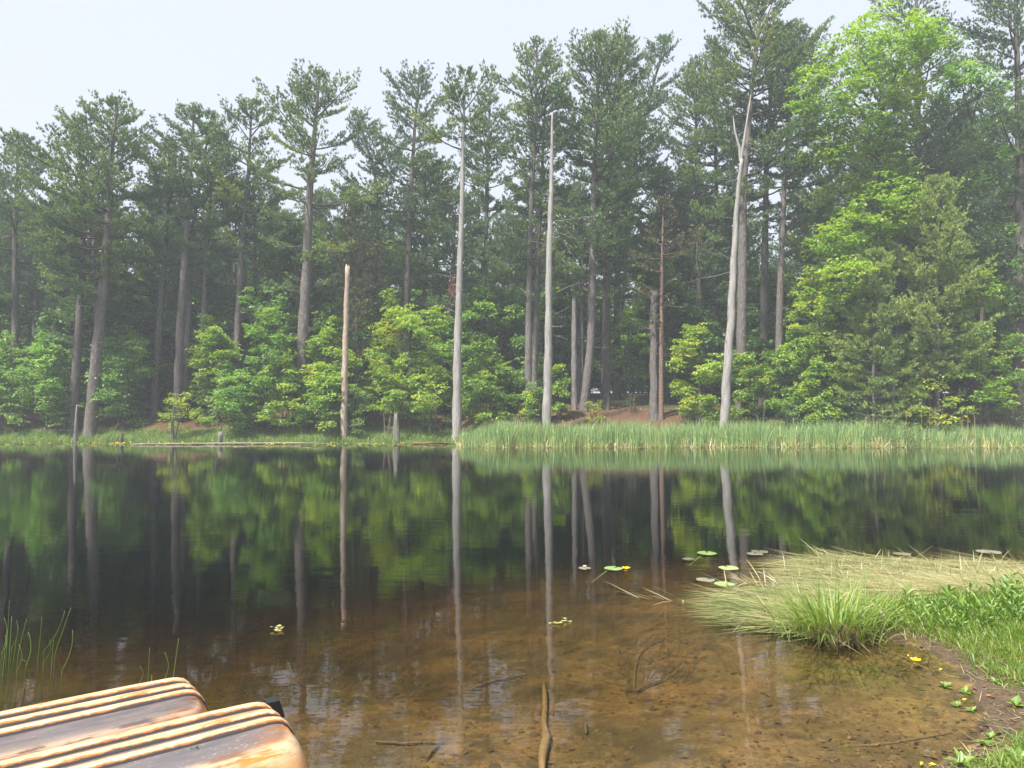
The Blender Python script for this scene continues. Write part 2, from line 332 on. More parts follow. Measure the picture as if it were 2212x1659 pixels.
MAT['hull_far'] = boat_hull_mat('grey_brown_hull', [(.10, (.52, .30, .05)), (.64, (.50, .21, .02)), (.73, (.36, .13, .02)), (.78, (.19, .07, .03)), (.83, (.12, .06, .045)), (.865, (.075, .068, .075)), (.93, (.09, .085, .097))], [(.40, (0, 0, 0)), (.84, (0, 0, 0)), (.875, (.6, .6, .6)), (.90, (.1, .1, .1))], False)

# ------------------------------------------------------------------ terrain
SHORE = np.array([(-40, 2.2), (-4, 2.6), (-1.5, 2.9), (0, 3.2), (1.2, 3.55), (2.2, 4.0), (2.85, 4.42), (3.22, 4.9), (3.5, 5.6), (3.62, 6.15), (3.45, 6.5), (3.2, 6.75), (2.95, 6.9), (3.0, 7.2), (3.5, 7.7),
                  (4.3, 8.2), (5.6, 8.8), (8, 9.3), (14, 9.8), (60, 10.5), (300, 12)], float)
def near_dist(x, y):
    """signed distance to the near shoreline, positive on land"""
    x = np.asarray(x, float); y = np.asarray(y, float); best = np.full(x.shape, 1e9)
    poly = np.concatenate([SHORE, [(300, -300), (-300, -300), (-300, 2.2)]]); ins = np.zeros(x.shape, bool)
    n = len(poly)
    for i in range(n):
        ax, ay = poly[i]; bx, by = poly[(i + 1) % n]
        if i < len(SHORE) - 1:
            dx, dy = bx - ax, by - ay; t = np.clip(((x - ax) * dx + (y - ay) * dy) / (dx * dx + dy * dy), 0, 1)
            best = np.minimum(best, np.hypot(x - ax - t * dx, y - ay - t * dy))
        c = ((ay > y) != (by > y))
        xi = (bx - ax) * (y - ay) / (by - ay + 1e-12) + ax
        ins ^= (c & (x < xi))
    return np.where(ins, best, -best)
def wob(x, y, s=1.0): return (np.sin(x * 1.7 * s + 1.3) * np.cos(y * 1.3 * s + .4) + .6 * np.sin(x * 3.1 * s - y * 2.3 * s) + .4 * np.cos(x * 5.3 * s + y * 4.7 * s)) / 2.0
def sstep(a, b, x): t = np.clip((x - a) / (b - a), 0, 1); return t * t * (3 - 2 * t)
def shoreY(x): x = np.asarray(x, float); return 54.3 - 4.6 * sstep(-7, 0, x) + .35 * np.sin(x * .9) + .2 * np.sin(x * 2.3 + 1)
S_PTS = [0, 1.5, 5, 8, 20, 40, 100, 400]; H_PTS = [0, .38, 1.75, 2.5, 4.0, 5.0, 6.0, 6.5]
def ground_z(x, y):
    x = np.asarray(x, float); y = np.asarray(y, float)
    s = y - shoreY(x); far = np.interp(s, S_PTS, H_PTS) + .10 * wob(x, y, .35) * sstep(1, 6, s)
    fd = -s; dfar = np.where(fd < 6, .05 * fd, .3 + .18 * (fd - 6))
    nd = near_dist(x, y); wd = -nd
    dn = np.where(wd < 4, .13 * wd, .52 + .16 * (wd - 4))
    depth = np.minimum(np.minimum(dfar, dn), 1.9)
    bed = -depth - .004 + .02 * wob(x, y, 2.2) * sstep(.15, .8, depth)
    nearz = .04 * sstep(0, .08, nd) + np.minimum(.13 * nd, .30) + .018 * wob(x, y, 2.5) * sstep(.05, .4, nd)
    return np.where(s > 0, far, np.where(nd > 0, nearz, bed))
gz = lambda x, y: float(ground_z(np.array([x]), np.array([y]))[0])
def build_ground():
    xs = np.concatenate([np.arange(-250, -60, 19), np.arange(-60, -6, 1.0), np.arange(-6, 10, .12), np.arange(10, 60, 1.0), np.arange(60, 251, 19)])
    ys = np.concatenate([np.arange(-20, 2, 1.0), np.arange(2, 11.5, .12), np.arange(11.5, 44, 1.0), np.arange(44, 84, .5), np.arange(84, 130, 4), np.arange(130, 351, 20)])
    X, Y = np.meshgrid(xs, ys); Z = ground_z(X, Y); nx = len(xs); ny = len(ys)
    g = G(); i = np.arange(ny - 1)[:, None] * nx; j = np.arange(nx - 1)[None, :]
    Q = np.stack([i + j, i + j + 1, i + nx + j + 1, i + nx + j], -1).reshape(-1, 4)
    s = Y - shoreY(X); nd = near_dist(X, Y)
    zone = np.where((s > 0), .3 + .7 * sstep(.8, 2.2, s), np.where(nd > -.02, .3, 0.0))
    green = np.where(s > 0, np.maximum(1 - sstep(1.5, 4.0, s), .75 * sstep(.1, .5, wob(X, Y, .18)) * (1 - sstep(20, 40, s))), np.where(nd > 0, sstep(.35, .8, nd), 0))
    g.add(np.stack([X.ravel(), Y.ravel(), Z.ravel()], -1), None, Q)
    o = g.build('ground', MAT['ground'], None, True)
    for nm, arr in (('zone', zone), ('green', green)):
        at = o.data.attributes.new(nm, 'FLOAT', 'POINT'); at.data.foreach_set('value', arr.ravel().astype(np.float32))
    setting(o, 'structure', 'pond bed, muddy near bank and forest floor of brown needle litter')
build_ground()
g = G(); g.box((0, 30, -1.5), (240, 45, 1.5))
setting(g.build('water', MAT['water']), 'structure', 'still tea-brown pond water mirroring the trees')

# haze over the pond and wood
hm = M('haze_air'); pv = hm.n('VolumePrincipled'); pv.inputs['Color'].default_value = (.86, .93, 1.0, 1); pv.inputs['Density'].default_value = .0014
pv.inputs['Anisotropy'].default_value = .0; pv.inputs['Density Attribute'].default_value = ''; hm.l(pv.outputs[0], hm.out.inputs['Volume'])
g = G(); g.box((0, 165, 20), (260, 190, 26))
setting(g.build('haze', hm.m), 'stuff', 'thin pale haze hanging over the pond and trees')

# ------------------------------------------------------------------ trees
def trunk_mesh(path, radii, rng, sides=12, jag=0.0, flare=0.15, knots=0.05):
    P = np.asarray(path, float); L = np.concatenate([[0], np.cumsum(np.linalg.norm(np.diff(P, axis=0), axis=1))])
    n = max(6, int(L[-1] / .45)); t = np.linspace(0, L[-1], n)
    if len(P) > 2:
        Q = np.stack([np.interp(t, L, P[:, k]) for k in range(3)], -1)
        k = np.array([1, 2, 3, 2, 1]) / 9.0
        for c in range(2):
            q = np.pad(Q[:, c], 2, mode='edge'); Q[:, c] = np.where((t > .8) & (t < L[-1] - .8), np.convolve(q, k, 'valid'), Q[:, c])
    else: Q = np.stack([np.interp(t, L, P[:, k]) for k in range(3)], -1)
    R = np.interp(t, np.linspace(0, L[-1], len(radii)), radii); R = R * (1 + flare * np.exp(-t / .45))
    ph = rng.uniform(0, 6.28, (3, sides)); j = 1 + knots * np.sin(t[:, None] * 2.1 + ph[0]) * rng.uniform(.5, 1.5, (n, sides)) + .03 * rng.normal(size=(n, sides))
    g = G(); g.tube(Q, R, sides, .5, True, j)
    if jag:
        V = g.V[0]; e = (n - 1) * sides; V[e:e + sides, 2] += rng.uniform(-.2, 1.0, sides) * jag; V[-1, 2] -= jag * .6
    return g, Q, t

def along(Q, t, z):
    i = np.clip(np.searchsorted(Q[:, 2], z), 1, len(Q) - 1); a = (z - Q[i - 1, 2]) / (Q[i, 2] - Q[i - 1, 2] + 1e-9)
    return Q[i - 1] * (1 - a) + Q[i] * a

def dead_limb(p0, az, L, el, rng, r=.035, droop=-.15, kids=2):
    g = G(); s = np.linspace(0, 1, 6); d = np.array([math.cos(az), math.sin(az)])
    wob_ = np.cumsum(rng.normal(0, .04 * L, 6)); wob_[0] = 0
    P = np.stack([p0[0] + d[0] * L * s - d[1] * wob_, p0[1] + d[1] * L * s + d[0] * wob_, p0[2] + L * (math.tan(el) * s + droop * s ** 2) + np.cumsum(rng.normal(0, .02 * L, 6))], -1); P[0] = p0
    g.tube(P, np.linspace(r, r * .3, 6), 4)
    for k in range(kids):
        i = rng.integers(2, 5); a2 = az + rng.choice([-1, 1]) * rng.uniform(.4, 1.0); l2 = L * rng.uniform(.25, .45)
        e = P[i] + np.array([math.cos(a2) * l2, math.sin(a2) * l2, l2 * rng.uniform(-.2, .3)])
        g.tube(np.array([P[i], (P[i] + e) / 2 + [0, 0, .03 * l2], e]), [r * .5, r * .4, r * .2], 3)
    return g

def tufts(g, P, axis, a, rng, ln=.17, wd=.036, nb=6, spread=.85):
    n = len(P); P = np.repeat(P, nb, 0); ax = np.repeat(axis, nb, 0); N = n * nb
    d = ax + spread * rng.normal(size=(N, 3)) * .7; d /= np.linalg.norm(d, axis=1, keepdims=True) + 1e-9
    r = rng.normal(size=(N, 3)); w = np.cross(d, r); w /= np.linalg.norm(w, axis=1, keepdims=True) + 1e-9
    l = (ln * rng.uniform(.65, 1.25, N))[:, None]
    V = np.stack([P - w * wd / 2, P + w * wd / 2, P + d * l], 1).reshape(-1, 3)
    aa = np.clip(np.repeat(np.repeat(a, nb) + rng.normal(0, .07, N), 3), 0, 1)
    g.add(V, np.arange(N * 3).reshape(-1, 3), None, aa)

def pine_crown(Q, t, zb, zt, R, rng, whorl=.92, keep=.70, topfan=1.3, asym=0.0, az0=0.0, ln=.225, dens=1.0, nb=5, var0=.44, wd=.082, low_sparse=.72, plates=()):
    """limbs and needle sprays of a white pine between heights zb and zt; plates = extra (z, az, length) limbs"""
    limbs, crown = G(), G(); z = zb; jobs = []
    while z < zt - .25:
        tt = (z - zb) / (zt - zb); n = rng.integers(4, 7)
        prof = R * (.45 + .55 * math.sin(math.pi * (.12 + .6 * tt))) * (1 - .80 * tt ** 2.0) + topfan * tt * (1 - tt * .55)
        kp = keep if tt > .3 else keep * (low_sparse + (1 - low_sparse) * tt / .3)
        a0 = rng.uniform(0, 6.28)
        for k in range(n):
            if rng.random() > kp: continue
            az = a0 + k * 6.283 / n + rng.normal(0, .25); L = prof * rng.choice([rng.uniform(.45, .9), rng.uniform(.85, 1.4)]) * (1 + asym * math.cos(az - az0))
            el = math.radians(rng.normal(-2 + 62 * tt ** 1.5, 7)); jobs.append((z + rng.uniform(-.2, .2), az, max(.5, L), el, tt))
        z += whorl * rng.uniform(.7, 1.35) * (1.25 - .55 * tt)
    for k in range(5): jobs.append((zt - .3, rng.uniform(0, 6.28), .9, math.radians(72), 1.0))
    for zz, az, L in plates: jobs.append((zz, az, L, math.radians(rng.uniform(-2, 8)), .05))
    for z, az, L, el, tt in jobs:
        p0 = along(Q, t, min(z, zt - .05)); d = np.array([math.cos(az), math.sin(az), 0.0]); sd = np.array([-d[1], d[0], 0])
        curl = .10 + .25 * (1 - tt) * rng.uniform(.3, 1.2); te = math.tan(min(el, 1.3)); nrm = 1 / math.sqrt(1 + te * te * .8)
        bend = rng.normal(0, .12); up_ = L * nrm * (te + curl) + .15; lim_ = max(.45, zt + rng.uniform(-.5, .15) - p0[2])
        if up_ > lim_: L = max(.4, L * (.35 + .65 * lim_ / up_)); te *= min(1, lim_ / (L * nrm * (te + curl) + .15)) if te > 0 else 1
        f = lambda s: p0 + L * nrm * (d * s[:, None] + sd * (bend * s ** 2)[:, None] + np.array([0, 0, 1.0]) * (te * s + curl * s ** 2 - (.12 * (1 - tt)) * np.sin(s * 3.1))[:, None])
        s = np.linspace(0, 1, 6); C = f(s); limbs.tube(C, np.linspace(.018 + .014 * L, .008, 6), 4, .5, False)
        nbr = max(5, int((L * 6.4 + 3) * dens)); sb = np.linspace(.34 - .2 * tt, 1, nbr); B = f(sb)
        sgn = np.where(np.arange(nbr) % 2, 1, -1) * rng.uniform(.35, 1.15, nbr); l = (.42 * L * (1.05 - sb) + .32) * rng.uniform(.6, 1.25, nbr)
        ca, sa = np.cos(sgn), np.sin(sgn)
        upk = (.06 + .6 * tt) + rng.normal(0, .10, nbr)
        bd = d * ca[:, None] + sd * sa[:, None] + np.array([0, 0, 1.0]) * upk[:, None]
        for i in range(0, nbr, 3):
            limbs.tube(np.array([B[i], B[i] + bd[i] * l[i]]), [.010, .004], 3, .5, False)
        m = np.maximum(2, (l / .115).astype(int)); idx = np.repeat(np.arange(nbr), m)
        fr = rng.uniform(.25, 1.05, len(idx)); TP = B[idx] + bd[idx] * (l[idx] * fr)[:, None] + rng.normal(0, .05, (len(idx), 3)); TP[:, 2] += rng.uniform(0, .08, len(idx)) + .04
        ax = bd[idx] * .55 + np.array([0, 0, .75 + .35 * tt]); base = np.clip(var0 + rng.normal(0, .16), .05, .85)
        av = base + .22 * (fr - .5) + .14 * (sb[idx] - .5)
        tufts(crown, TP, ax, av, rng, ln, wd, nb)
    return limbs, crown

def pine(pxpath, w, Y, crown_y, R, label, seed, mat='needles', bmat='bark', cat='pine tree', name='pine_tree', dead=8, group=None, top_r=.25, **kw):
    """a pine whose trunk follows the listed photo points at distance Y"""
    rng = np.random.default_rng(seed)
    x0 = WD(pxpath[0][0], pxpath[0][1], Y); base = np.array([x0[0], Y, gz(x0[0], Y) - .15])
    P = [np.zeros(3)]
    for i, (px, py) in enumerate(pxpath[1:], 1):
        p = WD(px, py, Y) - base; p[1] += rng.normal(0, .15); P.append(p)
    P = np.array(P); r = w / FPX * Y / 2 * .92
    tg, Q, t = trunk_mesh(P, [r, r * .80, r * .55, r * top_r * .5 + .02], rng)
    root = empty(name, base); tag(root, label, cat, group)
    tg.build('trunk', MAT[bmat], root, True)
    R = R * 1.34; zt = P[-1][2]; zb = (WD(pxpath[0][0], crown_y + 62, Y) - base)[2]
    kw['dens'] = kw.get('dens', 1.0) * .88; kw['plates'] = tuple(kw.get('plates', ())) + tuple((max(1.2, zb - rng.uniform(.3, 3.2)), rng.choice([0, math.pi]) + rng.normal(0, .6), rng.uniform(1.2, 2.8)) for _ in range(4))
    lg, cg = pine_crown(Q, t, zb, zt, R, rng, **kw)
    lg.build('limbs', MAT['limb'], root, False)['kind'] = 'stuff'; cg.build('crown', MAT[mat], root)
    for k in range(dead):
        z = rng.uniform(max(2.0, zb * .35), max(3.5, zb + .1 * (zt - zb))); p = along(Q, t, z); az = rng.uniform(0, 6.28)
        dead_limb(p, az, rng.uniform(.5, 2.0), rng.uniform(-.2, .3), rng, .022).build('dead_branch', MAT['dead_twig'], root)
    return root

def maple_foliage(rng, lobes, n_spray, n_leaf, size, spray_r=.42, var0=.5, flat=.22):
    g = G(); tw = G()
    for (c, rx, rz_) in lobes:
        c = np.asarray(c, float); k = max(3, int(n_spray * rng.uniform(.8, 1.2)))
        d = rng.normal(size=(k, 3)); d /= np.linalg.norm(d, axis=1, keepdims=True); rr = rng.uniform(.35, 1.05, k) ** .6
        S = c + d * rr[:, None] * np.array([rx, rx, rz_])
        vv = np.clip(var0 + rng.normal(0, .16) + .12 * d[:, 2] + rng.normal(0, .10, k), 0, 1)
        for i in range(k):
            if i % 3 == 0: tw.tube(np.array([c + (S[i] - c) * .1 - [0, 0, rz_ * .2], S[i]]), [.014, .005], 3, .5, False)
        idx = np.repeat(np.arange(k), n_leaf); N = len(idx); a = rng.uniform(0, 6.28, N); q = np.sqrt(rng.uniform(0, 1, N)) * spray_r * rng.uniform(.6, 1.3, k)[idx]
        tx = rng.normal(0, .28, (k, 2))
        P = S[idx] + np.stack([np.cos(a) * q, np.sin(a) * q, (tx[idx, 0] * np.cos(a) + tx[idx, 1] * np.sin(a)) * q + rng.normal(0, .3 * flat * spray_r, N) - .25 * q * q / spray_r], -1)
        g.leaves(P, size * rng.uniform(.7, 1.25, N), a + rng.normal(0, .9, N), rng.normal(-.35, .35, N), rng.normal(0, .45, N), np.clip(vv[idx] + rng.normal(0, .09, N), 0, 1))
    return g, tw

def auto_lobes(rng, H, Wd, n, z0=.18, kind='round'):
    out = []
    for i in range(n):
        u = z0 + (1 - z0) * (i + rng.uniform(.1, .9)) / n
        pr = {'round': math.sin(math.pi * min(.98, .14 + .80 * u)) ** .7, 'cone': 1.05 - .85 * u, 'bush': math.sqrt(max(.05, 1 - .9 * u * u))}[kind]
        a = rng.uniform(0, 6.28); q = Wd * pr * math.sqrt(rng.uniform(.05, .75)); rl = Wd * rng.uniform(.15, .36) * (.55 + .45 * pr)
        out.append(((math.cos(a) * q, math.sin(a) * q, H * u * .95 - rl * .3), rl, rl * rng.uniform(.55, .85)))
    if kind != 'bush':
        for i in range(3):
            a = rng.uniform(0, 6.28); q = Wd * rng.uniform(.1, .55); out.append(((math.cos(a) * q, math.sin(a) * q, H * rng.uniform(.82, 1.04)), Wd * .11, Wd * rng.uniform(.2, .34)))
    return out

def broadleaf(x, y, H, Wd, label, seed, mat='maple', cat='maple sapling', name='maple_sapling', lobes=None, n=14, spray=13, leaf=20, size=.15, stems=3, group=None, kind='round', z0=.16, base=None, var0=.5, spray_r=.42, trunk_r=.05):
    rng = np.random.default_rng(seed)
    lobes = lobes or auto_lobes(rng, H, Wd, n, z0, kind)
    z = gz(x, y) - .05 if base is None else base
    root = empty(name, (x, y, z)); tag(root, label, cat, group)
    fg, tw = maple_foliage(rng, lobes, spray, leaf, size, spray_r, var0)
    lst = sorted(lobes, key=lambda l: l[0][2])
    for s in range(stems):
        g = G(); bx, by = (rng.normal(0, .18, 2) if stems > 1 else (0, 0)); top = lst[-1 - min(s, len(lst) - 1)][0]
        P = np.array([[bx, by, 0], [bx + .15 * top[0], by + .15 * top[1], H * .25], [bx * .5 + .5 * top[0], by * .5 + .5 * top[1], H * .6], top])
        tg, Q, t = trunk_mesh(P, [trunk_r, trunk_r * .7, trunk_r * .3], rng, 7, 0, .3, .03); tg.build('stem' if stems > 1 else 'trunk', MAT['maple_bark'], root, True)
        if s == 0:
            for (c, rl, _) in lobes:
                zz = max(H * .12, c[2] - math.hypot(c[0], c[1]) * .7 - .1); p = along(Q, t, min(zz, Q[-1, 2] - .05)); mid = (p + np.array(c)) / 2 + [0, 0, .08 * rl]
                tw.tube(np.array([p, mid, c]), [trunk_r * .45, trunk_r * .3, .008], 4, .5, False)
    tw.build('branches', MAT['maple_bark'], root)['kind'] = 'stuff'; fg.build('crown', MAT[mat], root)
    return root

def snag(pxpath, widths, Y, label, seed, mat='snag', limbs=(), jag=.5, cat='dead tree', name='dead_tree', zbase=None, sides=12, flare=.12, knots=.11):
    rng = np.random.default_rng(seed); x0 = WD(pxpath[0][0], pxpath[0][1], Y)
    base = np.array([x0[0], Y, (gz(x0[0], Y) - .15) if zbase is None else zbase]); P = [np.zeros(3)]
    for px, py in pxpath[1:]:
        p = WD(px, py, Y) - base; p[1] += rng.normal(0, .08); p[0] += rng.normal(0, .035); P.append(p)
    g, Q, t = trunk_mesh(P, [w / FPX * Y / 2 * .86 for w in widths], rng, sides, jag, flare, knots)
    root = empty(name, base); tag(root, label, cat); g.build('trunk', MAT[mat], root, True)
    if len(pxpath) > 4:
        for q in range(26):
            p = along(Q, t, rng.uniform(.12, .97) * Q[-1, 2]); dead_limb(p, rng.uniform(0, 6.28), rng.uniform(.18, .5), rng.uniform(-.1, .7), rng, .02, 0, 0).build('stub', MAT['dead_twig'], root)
    for (py, az, L, el) in limbs:
        p = along(Q, t, (WD(pxpath[0][0], py, Y) - base)[2])
        dead_limb(p, az, L, el, rng, .04 if L > 1.2 else .028, rng.uniform(-.2, .1), 2 if L > 1 else 0).build('branch', MAT['dead_twig' if mat != 'snag_red' else 'snag_red'], root)
    return root, Q, t
def rl(seed, y0, y1, n, lmin, lmax):
    r = np.random.default_rng(seed)
    return [(r.uniform(y0, y1), r.choice([0, math.pi]) + r.normal(0, .6), r.uniform(lmin, lmax), r.uniform(-.3, .45)) for _ in range(n)]

# ---- tall pines along the far shore, left to right
pine([(158, 930), (166, 760), (175, 600), (176, 430), (170, 262)], 22, 56.5, 600, 2.6, 'slim dark pine just left of the leaning pine, tufted plates low on its trunk', 11, 'needles', 'bark_dark', dead=5, low_sparse=.35,
     plates=((12.0, 2.8, 2.6), (11.6, .3, 2.2), (10.8, 3.4, 2.9), (10.5, -.7, 2.0)))
pine([(194, 935), (207, 780), (221, 620), (232, 480), (238, 340), (250, 222)], 28, 56.2, 520, 4.3, 'large grey pine leaning right on the left bank with broad spreading crown', 12, 'needles', 'bark', dead=9, topfan=1.9, asym=.22, az0=math.pi,
     plates=((15.5, 3.0, 5.4), (16.5, 3.3, 5.8), (13.8, 2.9, 4.6), (14.4, 3.5, 4.2), (17.4, .4, 3.4)))
pine([(206, 800), (204, 680), (208, 540), (212, 420)], 13, 61, 560, 2.2, 'thin pine trunk tucked right behind the large leaning pine', 13, 'needles_blue', 'bark', dead=6)
pine([(332, 897), (345, 680), (358, 560), (366, 430), (372, 320)], 18, 60, 500, 3.0, 'straight bare-trunked pine between the leaning pine and the paired trunks', 14, 'needles_blue', 'bark_dark', dead=12)
pine([(383, 860), (392, 700), (402, 540), (408, 420), (420, 240)], 21, 59, 400, 3.3, 'half dead pine with a pale bark strip, front trunk of the close pair', 15, 'needles', 'bark', dead=16, topfan=1.8)
pine([(399, 866), (406, 720), (409, 600), (418, 470), (455, 250)], 16, 61, 455, 2.9, 'lichen spotted pine forming the rear trunk of the close pair', 16, 'needles_blue', 'bark', dead=8)
pine([(430, 905), (436, 760), (441, 600), (450, 450), (478, 300)], 15, 60.5, 500, 2.6, 'slender pine right of the close pair, foot dark beside the maples', 17, 'needles_blue', 'bark', dead=8)
pine([(510, 880), (514, 700), (524, 520), (535, 380), (546, 222)], 18, 61, 480, 3.2, 'pine with lichen flecked trunk rising above the left maple thicket', 18, 'needles', 'bark', dead=9, topfan=1.5)
pine([(650, 900), (653, 760), (662, 560), (668, 420), (690, 168)], 30, 58.5, 500, 4.0, 'stout twin-stemmed pine with many bare side branches and tall crown', 19, 'needles', 'bark', dead=20, topfan=1.9, plates=((11.2, 3.3, 2.8), (11.0, 2.5, 2.2)))
pine([(771, 905), (770, 700), (768, 560), (766, 455)], 11, 60, 830, 1.9, 'thin dark pine with brownish tufts behind the broken snag', 20, 'needles_brown', 'bark_dark', dead=4, low_sparse=.9, topfan=.6, keep=.6, dens=.75)
pine([(790, 880), (800, 700), (815, 520), (812, 380), (772, 246)], 14, 66, 520, 3.2, 'dark leaning pine behind the broken snag and thin brown pine', 21, 'needles_blue', 'bark_dark', dead=8)
pine([(876, 880), (880, 620), (888, 420), (895, 300), (906, 158)], 19, 63, 470, 3.5, 'tall dark pine behind the round maple, left of the whitish dead-barked pine', 22, 'needles_blue', 'bark_dark', dead=10, topfan=1.6)
pine([(1043, 880), (1045, 700), (1050, 500), (1058, 200)], 15, 65, 560, 3.0, 'pine with woodpecker holes right of the whitish bare-trunked pine', 23, 'needles_blue', 'bark', dead=6)
pine([(1140, 905), (1142, 700), (1146, 480), (1155, 300), (1160, 98)], 18, 57.5, 430, 3.2, 'left trunk of two pines standing behind the cattail edge with a low green plate', 24, 'needles', 'bark', dead=6, topfan=1.6,
     plates=((11.2, 3.2, 3.2), (11.5, 3.5, 3.6), (10.9, -.3, 2.4), (11.3, .4, 2.2)))
pine([(1152, 880), (1158, 700), (1163, 520), (1170, 400), (1178, 210)], 18, 59, 560, 2.6, 'right trunk of two pines behind the cattail edge, mottled bark', 25, 'needles_blue', 'bark', dead=9)
pine([(1260, 895), (1276, 740), (1278, 600), (1284, 380), (1296, 80)], 21, 57.5, 520, 3.6, 'pine with curved foot and side stem, tallest crown in the middle of the shore', 26, 'needles', 'bark', dead=8, topfan=2.0, plates=((10.8, 3.0, 2.2), (11.0, -2.6, 1.8)))
pine([(1309, 890), (1310, 700), (1312, 480), (1320, 330), (1348, 92)], 22, 59, 480, 3.4, 'straight grey pine at the open needle-covered clearing, left of the picnic table', 27, 'needles_blue', 'bark_dark', dead=8, topfan=1.8)
pine([(1331, 868), (1332, 700), (1335, 500), (1380, 300), (1438, 82)], 18, 66, 520, 3.2, 'dark pine with flared roots just behind the straight grey clearing pine', 28, 'needles_blue', 'bark_dark', dead=10, topfan=1.3)
pine([(1428, 905), (1428, 720), (1430, 560), (1433, 440)], 12, 54.5, 560, 2.1, 'thin reddish pine with sparse brownish crown beside the broken grey trunk', 29, 'needles_brown', 'bark_red', dead=10, topfan=1.0, keep=.55, dens=.7)
pine([(1549, 860), (1550, 640), (1548, 400), (1540, 92)], 16, 66, 560, 3.2, 'dark pine left of the pale forked dead tree, deep in the wood', 30, 'needles_blue', 'bark_dark', dead=10)
pine([(1512, 870), (1510, 640), (1506, 400), (1502, 140)], 15, 64, 560, 3.3, 'slim dark pine in the gap left of the massive pine crown', 39, 'needles', 'bark_dark', dead=6)
pine([(1599, 880), (1602, 640), (1606, 400), (1625, 180), (1650, -30)], 26, 56, 360, 4.4, 'massive lichen marked pine right behind the pale forked dead tree', 31, 'needles', 'bark', dead=16, topfan=2.4, plates=((14.0, 3.0, 3.0), (16.2, .3, 3.0), (16.0, 3.3, 3.6)))
pine([(1648, 880), (1652, 640), (1656, 380), (1672, 60)], 21, 60, 440, 3.6, 'dark straight pine between the massive pine and the grey pine by the maple', 32, 'needles_blue', 'bark_dark', dead=14)
pine([(1680, 860), (1685, 640), (1694, 380), (1722, 70)], 19, 57, 420, 3.4, 'clean grey-trunked pine with bare horizontal branches left of the big maple', 33, 'needles_blue', 'bark', dead=16)
pine([(1985, 880), (1985, 500), (1980, 250), (1985, -60)], 24, 56, 560, 4.4, 'tall blue-green pine standing behind the big maple', 34, 'needles_blue', 'bark_dark', dead=8, topfan=1.8, keep=.6, dens=.7)
pine([(2200, 900), (2203, 600), (2205, 300), (2195, -70)], 30, 53, 520, 4.4, 'dark thick pine at the right edge of the shore', 35, 'needles_blue', 'bark_dark', dead=8, topfan=1.5, keep=.65, dens=.8)
pine([(2022, 890), (2021, 700), (2022, 560), (2032, 392)], 13, 50.5, 740, 2.4, 'young light green pine with visible slim trunk right of the big maple', 36, 'needles_light', 'bark', name='young_pine', cat='young pine', dead=5, low_sparse=.8, keep=.95, dens=1.2, topfan=.5, var0=.72, whorl=.5)
pine([(1887, 885), (1888, 740), (1889, 650), (1888, 552)], 9, 50, 815, 1.9, 'small young pine with tiered plates beneath the big maple', 37, 'needles_light', 'bark', name='young_pine', cat='young pine', dead=2, low_sparse=.9, keep=.95, dens=1.2, topfan=.4, var0=.62, whorl=.55)
pine([(28, 910), (30, 700), (32, 500), (40, 298)], 20, 61, 520, 3.8, 'pine with reddish top at the left end of the tree line', 38, 'needles_blue', 'bark_dark', dead=6, topfan=1.4)

# ---- dead standing trees and stumps
snag([(743, 932), (746, 800), (748, 690), (751, 583)], [16.5, 15.5, 13.5, 11], 55.2, 'broken-topped reddish snag rising bare between the two big maple clumps', 61, 'snag_red', rl(61, 620, 880, 9, .12, .35), .5)
r_, Q_, t_ = snag([(987, 918), (990, 760), (993, 600), (999, 430), (1002, 300), (1006, 158)], [25, 21, 17, 13, 9, 4], 53.5, 'whitish bare-trunked pine with a living green top above the cattail end', 62, 'snag',
     rl(62, 380, 700, 13, .35, 1.9) + [(640, 3.4, 1.6, .35), (600, 3.0, 2.2, .3)], 0, 'pine tree', 'pine_tree')
rg = np.random.default_rng(62); zt_ = Q_[-1, 2]
lg_, cg_ = pine_crown(Q_, t_, zt_ * .70, zt_, 3.0, rg, topfan=1.6, keep=.7); lg_.build('limbs', MAT['limb'], r_)['kind'] = 'stuff'; cg_.build('crown', MAT['needles'], r_)
g = G(); pp = along(Q_, t_, zt_ * .41) + np.array([-.5, -.1, 0]); tufts(g, pp + rg.normal(0, 1, (90, 3)) * [.14, .14, .5], np.tile([0, 0, -1.0], (90, 1)), rg.uniform(0, 1, 90), rg, .22, .03, 4); g.build('dead_needles', MAT['red_needles'], r_)
snag([(1180, 915), (1182, 760), (1186, 560), (1190, 400), (1193, 242)], [23, 20, 16, 12, 4], 51.0, 'tall silvery dead pole with spike top standing in the cattails', 63, 'snag', rl(63, 330, 830, 16, .3, 1.6) + [(640, .1, 2.6, .5), (690, .2, 1.9, .55), (500, .05, 2.4, .05), (478, .0, 3.6, .12)], 0)
snag([(1241, 893), (1240, 760), (1240, 620), (1238, 480)], [15, 14, 10, 4], 58, 'thin split grey dead trunk left of the curved-foot pine', 64, 'stump', rl(64, 500, 700, 5, .3, 1.0), .3)
snag([(1257, 800), (1256, 700), (1258, 600), (1262, 480)], [8, 8, 7, 3], 58.6, 'dead side pole close behind the curved-foot pine', 65, 'stump', rl(65, 500, 700, 3, .3, .7), .3)
snag([(1413, 908), (1413, 800), (1412, 700), (1413, 632)], [23, 20, 18, 16], 54.8, 'thick grey trunk broken below curled twigs, beside the thin reddish pine', 66, 'bark', [(640 + 3 * k, a, .7 + .1 * (k % 4), .5) for k, a in enumerate((0, .8, 2.4, 3.1, 3.6, 5.0, 5.8, 1.4))], .2)
